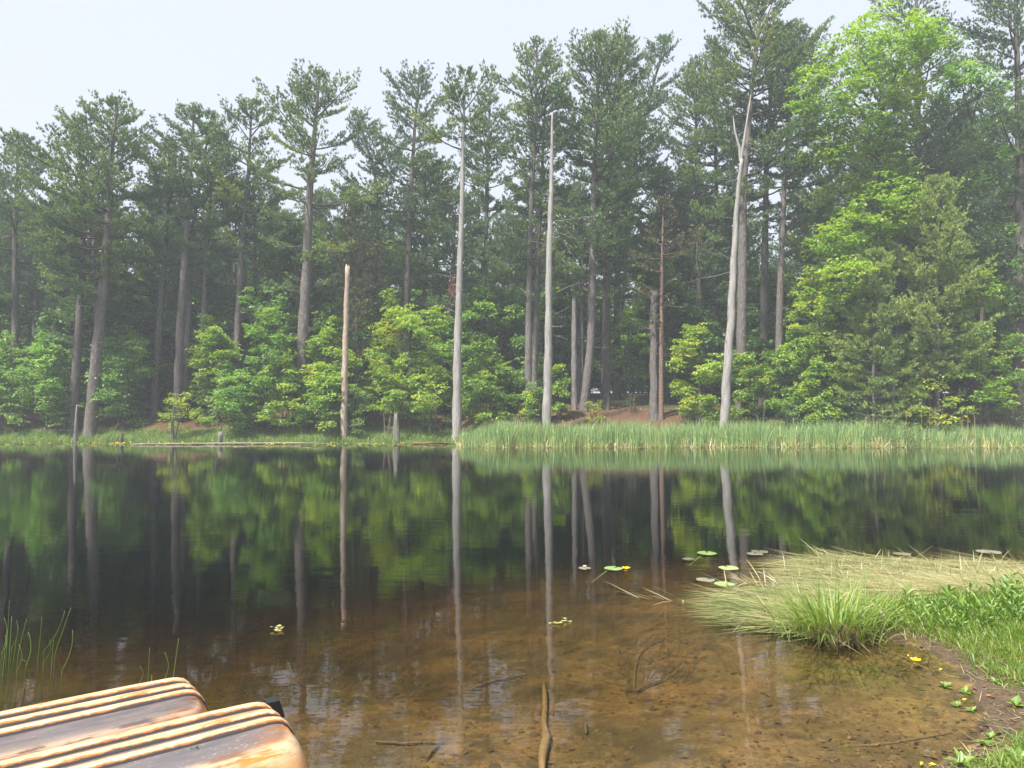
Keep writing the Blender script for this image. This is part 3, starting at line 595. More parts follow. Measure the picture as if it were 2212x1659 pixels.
r_, Q_, t_ = snag([(1562, 915), (1571, 790), (1579, 700), (1583, 600), (1592, 430), (1600, 345)], [24, 22, 20, 17, 12, 8], 50.5, 'pale curved dead tree with forked top standing in the cattails', 67, 'snag', rl(67, 400, 830, 16, .2, 1.0) + [(560, 3.1, 2.4, .35), (585, 3.0, 2.9, .0), (440, .1, 1.5, .05), (470, 3.2, 1.2, .05)], 0)
for pts in ([(1600, 348), (1597, 318), (1587, 282), (1584, 252)], [(1600, 348), (1606, 310), (1612, 270), (1622, 205)]):
    g = G(); b_ = np.array(r_.location); g.tube([WD(px, py, 50.5) - b_ for px, py in pts], [.13, .10, .07, .02], 6); g.build('fork', MAT['snag'], r_, True)
snag([(1925, 850), (1933, 760), (1941, 690)], [7, 5, 2], 50, 'leaning dead stick between the two young pines', 68, 'dead_twig' if False else 'stump', [(700, .6, .5, .2)], .2)
snag([(1641, 770), (1640, 700), (1637, 655), (1630, 600)], [6, 6, 5, 3], 68, 'slender white birch trunk in the dark gap right of the massive pine', 69, 'birch', [(650, 2.2, 1.2, .8)], 0, 'birch tree', 'birch_tree')
snag([(857, 936), (857, 915), (856, 896)], [17, 16, 9], 54.3, 'pale broken stump in the bank grass under the round maple', 70, 'stump', (), .45, 'stump', 'tree_stump', flare=.1)
snag([(163, 954), (164, 920), (166, 878)], [9, 9, 3], 52.6, 'pointed grey dead stake standing in water at the left bank', 71, 'stump', (), .2, 'dead stake', 'dead_stake', zbase=-.3, flare=.05)
snag([(261, 955), (264, 947), (265, 940)], [15, 11, 6], 52.8, 'small dark rotten stump in the water left of the floating logs', 72, 'rotten', (), .25, 'stump', 'tree_stump', zbase=-.3, flare=.1)
snag([(474, 956), (476, 946), (477, 937)], [15, 12, 9], 52.4, 'small grey split stump poking up beside the floating logs', 73, 'stump', (), .3, 'stump', 'tree_stump', zbase=-.3, flare=.1)
snag([(373, 952), (372, 915), (374, 880)], [9, 7, 5], 54.6, 'short grey dead trunk inside the yellow-green sapling on the left bank', 74, 'stump', (), .2, 'dead tree', 'dead_tree')

# ---- maples and saplings on the far shore (x from left to right)
def sap(px0, px1, ytop, Y, label, seed, mat='maple', **kw):
    c = (px0 + px1) / 2; b = WD(c, 900, Y); z = gz(b[0], Y); H = WD(c, ytop, Y)[2] - z
    Wd = (px1 - px0) / 2 / FPX * Y * 1.28; H *= 1.04
    kw.setdefault('n', int(12 + H * Wd * 1.35)); kw.setdefault('spray', 10); kw.setdefault('leaf', 26); kw.setdefault('size', .19)
    return broadleaf(b[0], Y, H, Wd, label, seed, mat, **kw)
sap(-70, 75, 742, 58, 'pale green maple clump at the far left end of the bank', 101, 'maple_cool')
sap(40, 170, 735, 57, 'cool green maple just left of the slim dark pine', 102, 'maple_cool')
sap(90, 200, 690, 62, 'taller shaded maple behind the leftmost bank maples', 103, 'shade_leaf')
sap(205, 335, 720, 58.5, 'rounded maple right of the large leaning pine', 104, 'maple_cool', var0=.4)
sap(300, 390, 800, 62, 'low shaded maple behind the straight bare-trunked pine', 105, 'shade_leaf')
sap(338, 420, 856, 54.9, 'small bright yellow-green sapling on the left bank by the logs', 106, 'maple_yellow', n=9, spray=9, leaf=16, size=.13, stems=1, z0=.35, spray_r=.3)
sap(412, 520, 705, 58, 'broad maple left of the tall feathery maple', 107, 'maple')
sap(500, 655, 662, 57, 'tall feathery maple with spiky leaders in the left thicket', 108, 'maple_cool', n=24, kind='cone', spray=14)
sap(440, 560, 800, 56.4, 'low front maple skirt under the left thicket', 109, 'maple_cool')
sap(655, 745, 705, 58, 'yellow-green maple right of the stout twin-stemmed pine', 110, 'maple')
sap(660, 760, 800, 56.2, 'low maple left of the broken-topped snag foot', 111, 'maple')
sap(742, 790, 830, 55.8, 'narrow leafy shrub hugging the broken-topped snag foot', 112, 'bush', n=10, size=.10, cat='shrub', name='shrub', kind='bush')
sap(785, 985, 655, 57.5, 'great rounded yellow-green maple behind the pale stump', 113, 'maple', n=34, spray=14, var0=.6)
sap(790, 900, 790, 56, 'low maple branches spreading above the pale stump', 114, 'maple', n=10, var0=.62, z0=.35)
sap(985, 1110, 765, 56.5, 'dark green maple right of the whitish bare-trunked pine', 115, 'maple', var0=.38)
sap(1060, 1135, 800, 58, 'second maple behind the cattail end, left of the two pines', 116, 'shade_leaf')
sap(1125, 1180, 820, 54.5, 'low bush left of the silvery dead pole', 117, 'bush', cat='shrub', name='shrub', kind='bush', n=10, size=.11)
sap(1180, 1230, 800, 55, 'small maple right of the silvery dead pole', 118, 'maple', n=10, var0=.45)
sap(1252, 1305, 868, 54, 'tiny yellow sapling at the foot of the curved pine', 119, 'maple_yellow', n=7, spray=7, leaf=12, size=.12, stems=1, spray_r=.28)
sap(1300, 1410, 670, 61, 'maple arching over the picnic table clearing', 120, 'maple', var0=.42, z0=.36, n=16)
sap(1330, 1405, 855, 57, 'thin twiggy shrub in the clearing left of the broken grey trunk', 121, 'olive', n=6, spray=5, leaf=10, size=.10, cat='shrub', name='shrub')
sap(1450, 1570, 702, 54.5, 'glowing yellow-green maple left of the pale forked dead tree', 122, 'maple', n=22, spray=13, var0=.68)
sap(1470, 1560, 850, 53.2, 'low leafy skirt under the glowing yellow-green maple', 123, 'maple', n=8, kind='bush')
sap(1575, 1640, 760, 55.5, 'green maple right of the pale forked dead tree', 124, 'maple', var0=.45)
sap(1640, 1760, 745, 55, 'dense dark-green maple under the grey clean-trunked pine', 125, 'maple', var0=.4)
sap(1700, 1840, 575, 53.5, 'bright maple limb mass reaching left below the big maple', 126, 'maple', n=26, z0=.30, var0=.6)
sap(1735, 1830, 780, 52, 'leafy maple left of the rounded waterside bush', 127, 'maple', var0=.45)
sap(1560, 1600, 878, 51.8, 'tiny shrub behind the cattails right of the pale forked tree', 128, 'maple', n=5, spray=7, leaf=12, size=.11, cat='shrub', name='shrub', kind='bush')
sap(1680, 1730, 862, 52.5, 'small round shrub in front of the brown clearing edge', 129, 'bush', n=7, size=.10, cat='shrub', name='shrub', kind='bush')
sap(1768, 2005, 838, 50.6, 'wide rounded pale green bush above the cattails', 130, 'bush', n=34, spray=16, leaf=24, size=.10, cat='bush', name='bush', kind='bush', z0=.1, stems=5, spray_r=.35)
sap(2040, 2178, 616, 50.6, 'tall sapling with large drooping bright leaves right of the young pine', 131, 'maple', n=20, spray=9, leaf=13, size=.26, var0=.55, kind='cone', z0=.2, stems=2)
sap(1960, 2080, 800, 50, 'low bright sapling with large leaves at the right bank', 132, 'maple_yellow', n=12, spray=8, leaf=12, size=.24, kind='bush')
sap(1890, 1990, 800, 52, 'vine-hung shrub between the young pines', 133, 'maple', n=12, size=.13, cat='shrub', name='shrub')
sap(2110, 2260, 838, 50.2, 'olive scrubby bush at the right end above the log', 134, 'olive', n=18, size=.09, cat='bush', name='bush', kind='bush', spray_r=.34)
sap(2140, 2290, 640, 53, 'dark leafy tree at the right edge behind the olive bush', 135, 'maple_cool', n=24)
sap(1760, 1900, 640, 57, 'green maple under the left side of the big maple', 136, 'maple', n=24, z0=.2)
sap(2040, 2180, 480, 56, 'tall bright maple directly behind the young light green pine', 137, 'maple', n=28, z0=.25)

sap(-60, 20, 800, 56.2, 'low front maple skirt at the far left end', 140, 'maple_cool', kind='bush', n=9)
sap(95, 165, 800, 56.6, 'low maple at the foot of the slim dark pine', 141, 'maple_cool', n=9)
sap(215, 300, 800, 57, 'low front maple right of the large leaning pine foot', 142, 'maple_cool', n=9)
sap(560, 660, 770, 56.6, 'lower right shoulder of the left thicket, a full maple', 143, 'maple')
sap(590, 660, 700, 59.5, 'maple crown between the feathery maple and the twin-stemmed pine', 144, 'maple')
sap(720, 800, 770, 57.5, 'maple filling the space behind the broken-topped snag', 145, 'maple')
sap(895, 985, 790, 56.2, 'low maple left of the whitish bare-trunked pine foot', 146, 'maple', n=10)
sap(1000, 1080, 830, 55.2, 'bushy low maple directly right of the whitish pine foot', 147, 'maple', kind='bush', n=9)
sap(1085, 1170, 845, 55, 'low leafy maple in front of the two pines', 148, 'maple', kind='bush', n=9)
sap(1590, 1690, 800, 54, 'low maple right of the massive pine foot', 149, 'maple', n=10)
sap(1690, 1790, 700, 54.5, 'mid-height maple at the edge of the big maple', 150, 'maple')
sap(1850, 1990, 720, 53.4, 'leafy green maple behind the small young pine', 151, 'maple', var0=.4)

# the big maple: crown lobes placed where the photo shows them
def big_maple(px, Y, lobes_px, label, seed, mat, trunk_r, n_spray=50):
    b = WD(px, 880, Y); z = gz(b[0], Y); rng = np.random.default_rng(seed); lob = []
    for (lx, ly, rpx) in lobes_px:
        yy = Y + rng.normal(0, 1.6); p = WD(lx, ly, yy); r = rpx / FPX * Y
        lob.append(((p[0] - b[0], yy - Y, p[2] - z), r, r * .72))
    H = max(l[0][2] for l in lob)
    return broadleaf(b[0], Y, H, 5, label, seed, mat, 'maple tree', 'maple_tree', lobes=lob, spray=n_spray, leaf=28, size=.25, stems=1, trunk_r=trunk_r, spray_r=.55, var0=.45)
big_maple(1900, 52.3, [(1905, 65, 95), (1850, 110, 80), (1960, 100, 70), (1800, 175, 85), (1890, 190, 85), (1760, 250, 70), (1835, 270, 80), (1925, 280, 75), (1790, 330, 60), (1880, 360, 85), (1930, 390, 70),
                       (1815, 420, 75), (1905, 450, 80), (1850, 500, 80), (1950, 470, 60), (1800, 520, 60), (1890, 560, 75), (2010, 90, 50), (1840, 590, 60), (1960, 200, 50)],
          'big bright maple towering over the right shore', 201, 'maple', .30)
big_maple(2130, 54.5, [(2095, 140, 50), (2120, 190, 65), (2070, 160, 45), (2170, 280, 70), (2200, 350, 70), (2130, 330, 65), (2180, 430, 60), (2110, 400, 60), (2200, 500, 60), (2150, 520, 60), (2180, 590, 60)],
          'second bright maple at the right edge, half hidden by the young pine', 202, 'maple_cool', .22, 26)

# ---- the wood behind: shared meshes, single trees
def pine_proto(seed, H, mat, bmat, cb, R):
    rng = np.random.default_rng(seed); root = empty('pine_tree', (0, 0, 0))
    P = np.array([[0, 0, 0], [rng.normal(0, .2), rng.normal(0, .2), H * .35], [rng.normal(0, .4), rng.normal(0, .4), H * .7], [rng.normal(0, .5), rng.normal(0, .5), H]])
    tg, Q, t = trunk_mesh(P, [.27, .23, .15, .05], rng, 9); tg.build('trunk', MAT[bmat], root, True)
    lg, cg = pine_crown(Q, t, H * cb, H, R, rng, topfan=1.6, keep=.70, nb=5, dens=.85, wd=.092, ln=.235, low_sparse=.7)
    for k in range(14):
        z = rng.uniform(H * .1, H * max(cb, .2)); p = along(Q, t, z); d = dead_limb(p, rng.uniform(0, 6.28), rng.uniform(.7, 2.2), rng.uniform(-.2, .25), rng, .025)
        lg.V += d.V; lg.A += d.A; lg.T += [x + lg.n for x in d.T]; lg.Q += [x + lg.n for x in d.Q]; lg.n += d.n
    lg.build('limbs', MAT['limb'], root)['kind'] = 'stuff'; cg.build('crown', MAT[mat], root); return root
protos = [pine_proto(301, 24, 'needles_blue', 'bark_dark', .38, 4.1), pine_proto(302, 26, 'needles', 'bark_dark', .42, 4.4), pine_proto(303, 21, 'needles_blue', 'bark', .16, 3.6), pine_proto(304, 25, 'needles', 'bark_dark', .22, 4.0)]
LM = [(-60, 'the left frame edge'), (30, 'the red-topped pine'), (172, 'the slim dark pine'), (225, 'the large leaning pine'), (352, 'the straight bare pine'), (405, 'the close pair'), (520, 'the lichen-flecked pine'), (660, 'the twin-stemmed pine'), (748, 'the broken snag'),
      (885, 'the tall dark pine'), (995, 'the whitish pine'), (1150, 'the two pines'), (1185, 'the silvery pole'), (1277, 'the curved-foot pine'), (1312, 'the clearing pine'), (1428, 'the reddish pine'), (1585, 'the forked dead tree'), (1690, 'the grey pine'), (1900, 'the big maple'), (2022, 'the young pine'), (2290, 'the right frame edge')]
ORD = ['nearest', 'second nearest', 'third nearest', 'fourth nearest', 'fifth nearest', 'sixth nearest', 'seventh nearest', 'eighth nearest', 'ninth nearest', 'tenth nearest', 'eleventh nearest', 'twelfth nearest', 'thirteenth nearest', 'fourteenth nearest', 'fifteenth nearest', 'sixteenth nearest', 'seventeenth nearest', 'eighteenth nearest', 'nineteenth nearest', 'twentieth nearest', 'twenty-first nearest', 'twenty-second nearest', 'twenty-third nearest', 'twenty-fourth nearest']
def label_by_gap(objs, what):
    bins = {}
    for o in objs:
        px = 1106 + FPX * o.location.x / o.location.y; i = max(0, min(len(LM) - 2, sum(1 for l in LM if l[0] <= px) - 1)); bins.setdefault(i, []).append(o)
    for i, L in bins.items():
        for k, o in enumerate(sorted(L, key=lambda q: q.location.y)): o['label'] = '%s %s seen between %s and %s' % (ORD[min(k, 23)], what, LM[i][1], LM[i + 1][1])
bg_pines, bg_under = [], []
used = [False] * len(protos)
rb = np.random.default_rng(55); placed = []
BGL = {'left': ('dark pine crowded in the shaded wood behind the left bank', 'pines in the wood behind the left bank'), 'mid': ('dark pine standing back in the wood beyond the clearing', 'pines in the wood beyond the clearing'), 'right': ('dark pine deep in the wood behind the big maple', 'pines in the wood behind the big maple')}
def put_pine(x, y, s, zone):
    k = int(rb.integers(0, 4)); o = protos[k] if not used[k] else copy_tree(protos[k]); used[k] = True
    o.location = (x, y, gz(x, y) - .15); o.rotation_euler = (rb.normal(0, .015), rb.normal(0, .015), rb.uniform(0, 6.28)); o.scale = (s * rb.uniform(.9, 1.1),) * 2 + (s,)
    tag(o, BGL[zone][0], 'pine tree', BGL[zone][1]); bg_pines.append(o)
def try_put(px0, px1, Y0, Y1, n, zone, smin, smax, gap=2.6):
    c = 0; tries = 0
    while c < n and tries < n * 40:
        tries += 1; Y = rb.uniform(Y0, Y1); px = rb.uniform(px0, px1); x = (px - 1106) / FPX * Y
        if any((x - a) ** 2 + (Y - b) ** 2 < gap * gap for a, b in placed): continue
        placed.append((x, Y)); put_pine(x, Y, rb.uniform(smin, smax), zone); c += 1
try_put(-60, 760, 63.5, 84, 44, 'left', .70, .90, 2.0)
try_put(-60, 760, 84, 112, 24, 'left', .78, .98)
try_put(760, 1660, 64, 84, 22, 'mid', .80, 1.02, 2.2)
try_put(760, 1660, 84, 115, 16, 'mid', .85, 1.05)
try_put(1660, 2280, 60, 84, 20, 'right', .95, 1.15)
try_put(1660, 2280, 84, 105, 8, 'right', 1.0, 1.15)

# understory trees
def under_proto(seed, H, Wd, n, mat='shade_leaf'):
    return broadleaf(0, 0, H, Wd, 'x', seed, mat, 'understory tree', 'understory_tree', n=n, spray=15, leaf=18, size=.30, stems=1, base=0, spray_r=.6, z0=.12, trunk_r=.08)
up = [under_proto(401, 8, 2.6, 17), under_proto(402, 11, 3.0, 22), under_proto(403, 6, 2.4, 13), under_proto(404, 9, 2.8, 18, 'maple_cool')]
uused = [False] * 4
UGL = {'left': ('leafy understory tree in the shade behind the left bank', 'understory trees behind the left bank'), 'mid': ('leafy understory tree beyond the brown clearing', 'understory trees beyond the clearing'), 'right': ('leafy understory tree in the dark behind the big maple', 'understory trees behind the big maple')}
def try_under(px0, px1, Y0, Y1, n, zone, smin=.8, smax=1.2, ks=(0, 1, 2, 3)):
    pl = []; c = 0; tries = 0
    while c < n and tries < n * 40:
        tries += 1; Y = rb.uniform(Y0, Y1); x = (rb.uniform(px0, px1) - 1106) / FPX * Y
        if any((x - a) ** 2 + (Y - b) ** 2 < 6 for a, b in pl): continue
        pl.append((x, Y)); k = int(rb.choice(ks)); o = up[k] if not uused[k] else copy_tree(up[k]); uused[k] = True
        s = rb.uniform(smin, smax); o.location = (x, Y, gz(x, Y)); o.rotation_euler = (0, 0, rb.uniform(0, 6.28)); o.scale = (s, s, s * rb.uniform(.9, 1.1)); tag(o, UGL[zone][0], 'understory tree', UGL[zone][1]); bg_under.append(o); c += 1
try_under(-60, 760, 61, 75, 32, 'left', .9, 1.4)
try_under(-60, 760, 75, 105, 24, 'left', 1.2, 1.7)
try_under(760, 1250, 62, 75, 18, 'mid', .9, 1.4)
try_under(1250, 1420, 78, 95, 6, 'mid', .9, 1.2)
try_under(1420, 1660, 60, 75, 11, 'mid', .9, 1.3)
try_under(760, 1660, 78, 112, 34, 'mid', 1.2, 1.8)
try_under(1660, 2280, 57, 72, 16, 'right', .9, 1.3)
try_under(1660, 2280, 72, 95, 24, 'right', 1.0, 1.6)
try_under(1250, 1420, 95, 112, 6, 'mid', 1.2, 1.7)

label_by_gap(bg_pines, 'background pine'); label_by_gap(bg_under, 'understory tree')

# the far wood closing the low gaps, too far and dense to tell plants apart
n = 15000; x = RNG.uniform(-115, 115, n); y = RNG.uniform(120, 138, n); hz = 1.2 + 6.5 * (.55 + .45 * wob(x, y, .12)) * RNG.random(n) ** .8
g = G(); g.leaves(np.stack([x, y, ground_z(x, y) + np.clip(hz, .1, 8.5)], -1), RNG.uniform(.6, 1.3, n), RNG.uniform(0, 6.28, n), RNG.normal(-.3, .5, n), RNG.normal(0, .6, n), np.clip(RNG.normal(.4, .2, n), 0, 1), .8)
setting(g.build('undergrowth', MAT['shade_leaf']), 'stuff', 'far leafy undergrowth closing the view between the trunks')
# picnic table in the clearing
pt = WD(1382, 850, 72); tz = gz(pt[0], 72); tb = empty('picnic_table', (pt[0], 72, tz), .12); tag(tb, 'dark wooden picnic table in the brown clearing among the trunks', 'picnic table')
for k in range(4):
    g = G(); g.box((0, -.33 + .22 * k, .75), (1.0, .10, .02)); g.build('tabletop_plank', MAT['plank'], tb)
for s_ in (-1, 1):
    g = G(); g.box((0, s_ * .78, .44), (1.0, .13, .02)); g.build('bench_plank', MAT['plank'], tb)
    g = G(); g.box((s_ * .7, 0, .42), (.05, .78, .05)); g.build('cross_beam', MAT['plank'], tb)
    for q in (-1, 1):
        g = G(); g.tube(np.array([[s_ * .76, q * .62, 0], [s_ * .76, q * .2, .72]]), [.06, .06], 4); g.build('leg', MAT['plank'], tb)

# ------------------------------------------------------------------ far shore: grass, cattails, pads, logs
def rand_in(n, px0, px1, Yf0, Yf1):
    Y = RNG.uniform(0, 1, n); px = RNG.uniform(px0, px1, n); x = (px - 1106) / FPX * 54; y = shoreY(x) + Yf0 + (Yf1 - Yf0) * Y
    return x, y
x, y = rand_in(30000, -60, 1090, -.5, 2.6); k = (wob(x, y, .6) + RNG.normal(0, .35, len(x)) > -.35); x, y = x[k], y[k]; n = len(x)
g = G(); g.blades(np.stack([x, y, ground_z(x, y) - .03], -1), RNG.uniform(.2, .62, n) * (1 + .35 * wob(x, y, .4)), .03, RNG.uniform(0, 6.28, n), np.abs(RNG.normal(.15, .2, n)), RNG.uniform(.2, 1.0, n), np.clip(.48 + .2 * wob(x, y, .5) + RNG.normal(0, .16, n), 0, 1), 2)
x, y = rand_in(7000, -60, 2280, 2.0, 9); k = (wob(x, y, .33) + RNG.normal(0, .3, len(x)) > .1); x, y = x[k], y[k]; n = len(x)
g.blades(np.stack([x, y, ground_z(x, y) - .03], -1), RNG.uniform(.12, .35, n), .04, RNG.uniform(0, 6.28, n), np.abs(RNG.normal(.2, .2, n)), RNG.uniform(.2, 1.0, n), np.clip(.4 + RNG.normal(0, .2, n), 0, 1), 2)
setting(g.build('grass', MAT['grass']), 'stuff', 'green bank grass along the far shore')
# cattail stand
def cattail_xy(n):
    px = RNG.uniform(985, 2290, n); x = (px - 1106) / FPX * 47; f = RNG.uniform(0, 1, n) ** 1.2
    front = 46.25 + .35 * np.sin(x * 1.1) + .28 * np.sin(x * 2.9 + 1) + .2 * np.sin(x * 6.1) + 2.6 * sstep(1010, 985, px) + .5 * RNG.random(n); x2 = x * 1.0
    return px, x2, front + f * 3.6
px, x, y = cattail_xy(16500); k = wob(x, y, 1.25) + RNG.normal(0, .25, len(x)) > -.62; px, x, y = px[k], x[k], y[k]; n = len(x); zb = np.maximum(ground_z(x, y), -.22)
hh = RNG.uniform(1.15, 2.0, n) * (1 + .14 * wob(x, y, .5) + .07 * wob(x, y, 1.7)) * (.62 + .38 * sstep(985, 1060, px)) * np.where((px > 1985) & (px < 2080), .72, 1.0)
hh = hh * np.where((px > 2060), .86, 1)
va = np.clip(.34 + .20 * RNG.normal(size=n) + .16 * wob(x, y, .8), 0, .72)
g = G(); g.blades(np.stack([x, y, zb], -1), hh, .034, RNG.uniform(0, 6.28, n), np.abs(RNG.normal(.04, .07, n)), np.abs(RNG.normal(.25, .35, n)), va, 4, None, RNG.uniform(.66, 1, n))
px, x, y = cattail_xy(8000); y = 46.2 + (y - 46.2) * .55; n = len(x); k = wob(x, y, 1.1) + RNG.normal(0, .4, n) > .15; x, y, px = x[k], y[k], px[k]; n = len(x)
g.blades(np.stack([x, y, np.maximum(ground_z(x, y), -.22)], -1), RNG.uniform(.4, 1.35, n), .036, RNG.uniform(0, 6.28, n), np.abs(RNG.normal(.12, .3, n)), RNG.uniform(-.3, 1.9, n), RNG.uniform(.76, 1, n), 3)
setting(g.build('reeds', MAT['reed']), 'stuff', 'dense stand of cattail leaves along the water, straw-coloured at the foot')
hd = None
for i, (px, py) in enumerate([(2104, 878), (2080, 886), (1912, 885), (1990, 875), (2092, 880), (2010, 880), (1300, 905), (1215, 908), (1718, 902), (1870, 900), (1960, 888)]):
    if hd is None:
        hd = empty('cattail_stalk', (0, 0, 0)); g = G(); g.tube([[0, 0, -.2], [.02, 0, 1.0], [.03, 0, 2.0]], [.014, .012, .008], 5); g.build('stem', MAT['cattail_head'], hd)
        g = G(); g.tube([[.03, 0, 1.66], [.03, 0, 1.70], [.03, 0, 1.92], [.03, 0, 1.96]], [.008, .035, .035, .008], 7); g.build('spike', MAT['cattail_head'], hd, True); o = hd
    else: o = copy_tree(hd)
    p = WD(px, py, 46.4); o.location = (p[0], 46.4 + .1 * (i % 3), p[2] - 1.96); o.rotation_euler = (0, .03 * (i % 3 - 1), i)
    tag(o, 'dry brown cattail spike rising above the green stand', 'cattail', 'dry cattail spikes above the stand')

# far pads with yellow flowers
def disc(g, c, r, a, n=8, notch=.35, rot=0.0, tilt=(0, 0), rim=.0):
    an = rot + np.linspace(notch / 2, 2 * math.pi - notch / 2, n); V = [c] + [[c[0] + r * math.cos(t) * (1 if k else 1), c[1] + r * math.sin(t), c[2] + rim * (k % 2) + tilt[0] * math.cos(t) * r + tilt[1] * math.sin(t) * r] for k, t in enumerate(an)]
    g.add(V, [[0, i, i + 1] for i in range(1, n)], None, a)
g = G()
for k in range(2600):
    px = RNG.uniform(-40, 1060) if k < 2100 else RNG.uniform(1000, 2280); x = (px - 1106) / FPX * 50
    y = (shoreY(np.array([x]))[0] - .3 - abs(RNG.normal(0, 1)) * (3.4 if px > 520 else 2.0)) if k < 2100 else 46.1 - abs(RNG.normal(0, .35))
    if k < 2100 and y < 46.3: continue
    disc(g, (x, y, .012 + .012 * RNG.random()), RNG.uniform(.06, .15), RNG.random(), 6, .3, RNG.uniform(0, 6.28), RNG.normal(0, .08, 2))
setting(g.build('lily_pad_cover', MAT['pad_far']), 'stuff', 'small floating pads crowding the water along the far shore')
fl = None; rf = np.random.default_rng(8)
for k in range(64):
    px = rf.choice([rf.uniform(10, 420), rf.uniform(430, 900), rf.uniform(560, 760), rf.uniform(180, 330)]); x = (px - 1106) / FPX * 51; y = float(shoreY(np.array([x]))[0]) - rf.uniform(.5, 4.4 if px > 500 else 2.6)
    if fl is None:
        g = G(); s = np.linspace(0, 1, 5); g.tube(np.stack([0 * s, 0 * s, -.05 + .15 * s], -1), [.012, .03, .06, .065, .045], 7); fl = g.build('yellow_water_lily', MAT['yellow'], None, True); o = fl
    else: o = fl.copy(); COL.objects.link(o)
    o.location = (x, y, rf.uniform(.0, .06)); sc_ = rf.uniform(.55, 1.0); o.scale = (sc_, sc_, sc_); tag(o, 'small yellow pond lily bloom among the far pads', 'water lily', 'yellow lily blooms along the far shore')

def log(pts, r, label, seed, mat='log', name='floating_log', Yz=None, cat='log', sides=8):
    rng = np.random.default_rng(seed); P = np.array(pts); c = P.mean(0); n = 14; s = np.linspace(0, len(P) - 1, n)
    Q = np.stack([np.interp(s, np.arange(len(P)), P[:, k]) for k in range(3)], -1) - c; r0 = float(np.mean(r)); Q[1:-1, 2] += rng.normal(0, r0 * .12, n - 2)
    g = G(); R = np.interp(s, np.arange(len(P)), r if hasattr(r, '__len__') else [r] * len(P)) * (1 + .12 * rng.normal(size=n)); R[-1] *= .6
    g.tube(Q, R, sides, .5, True, 1 + .08 * rng.normal(size=(n, sides))); g.V[0][:sides] += rng.normal(0, r0, (sides, 3)) * .15
    e = np.arange(1, sides - 1); g.T.append(np.stack([np.zeros(sides - 2, int), e + 1, e], -1)); o = g.build(name, MAT[mat], None, True, c); tag(o, label, cat); return o
log([W(282, 959.5, .05), W(420, 958.5, .07), W(560, 958, .05)], .06, 'long bleached log floating in front of the left bank stump', 501)
log([W(440, 958.5, .06), W(520, 957.6, .09), W(620, 957.2, .08), W(704, 957, .2)], [.07, .07, .06, .03], 'second bleached log reaching right with raised tip', 502)
log([W(888, 957.5, .08), W(930, 957, .12), W(968, 957.5, .06)], [.06, .11, .06], 'short brown log at the water edge left of the cattails', 503, 'sunken')
log([W(2178, 917, 1.0), W(2212, 915, 1.0), W(2260, 914, 1.0)], .14, 'grey fallen log lying under the olive bush at the right edge', 504, 'stump', 'fallen_log')
log([WD(75, 930, 56.3), WD(130, 929, 56.3), WD(165, 930, 56.0)], .06, 'thin fallen pole on the left bank slope', 505, 'stump', 'fallen_log')
g = G()
for k in range(700):
    p = W(RNG.uniform(785, 885), 951, 0); g.leaves([[p[0], p[1] + RNG.normal(0, .35), .03 + .05 * RNG.random()]], .12, np.array([RNG.uniform(0, 6.28)]), np.array([RNG.normal(.2, .4)]), np.array([RNG.normal(0, .5)]), RNG.random())
setting(g.build('moss_cover', MAT['moss']), 'stuff', 'yellow-green moss strip at the far waterline')

# ------------------------------------------------------------------ near water: pads, stems, branches
def pad(px, py, wpx, mat, label, seed, tilt=(0, 0), stalk=False):
    rng = np.random.default_rng(seed); c = W(px, py, .006); r = wpx / 2 / FPX * c[1]; rot = rng.uniform(0, 6.28)
    n = 22; an = rot + np.linspace(.14, 6.28 - .14, n); rr = r * (1 + .03 * np.sin(an * 5 + seed)); g = G()
    rings = [.35, .75, 1.0]; V = [[0, 0, .004]]; 
    for q, f in enumerate(rings):
        for t, rad in zip(an, rr): V.append([rad * f * math.cos(t), rad * f * math.sin(t), .004 + .0012 * q * math.sin(3 * t + seed) + (tilt[0] * math.cos(t) + tilt[1] * math.sin(t)) * rad * f])
    T = [[0, 1 + i, 2 + i] for i in range(n - 1)]; Q = [[1 + q * n + i, 1 + (q + 1) * n + i, 2 + (q + 1) * n + i, 2 + q * n + i] for q in range(2) for i in range(n - 1)]
    g.add(V, T, Q, rng.random()); o = g.build('lily_pad', MAT[mat], None, True, (c[0], c[1], .012 + .003 * (seed % 3))); 
    if stalk:
        g = G(); g.tube([[0, 0, 0], [-.10, -.06, -.02], [-.3, -.16, -.14]], [.006, .006, .005], 5); g.build('stalk', MAT['pad_green'], o)
    tag(o, label, 'lily pad', 'lily pads floating near the grass spit'); return o
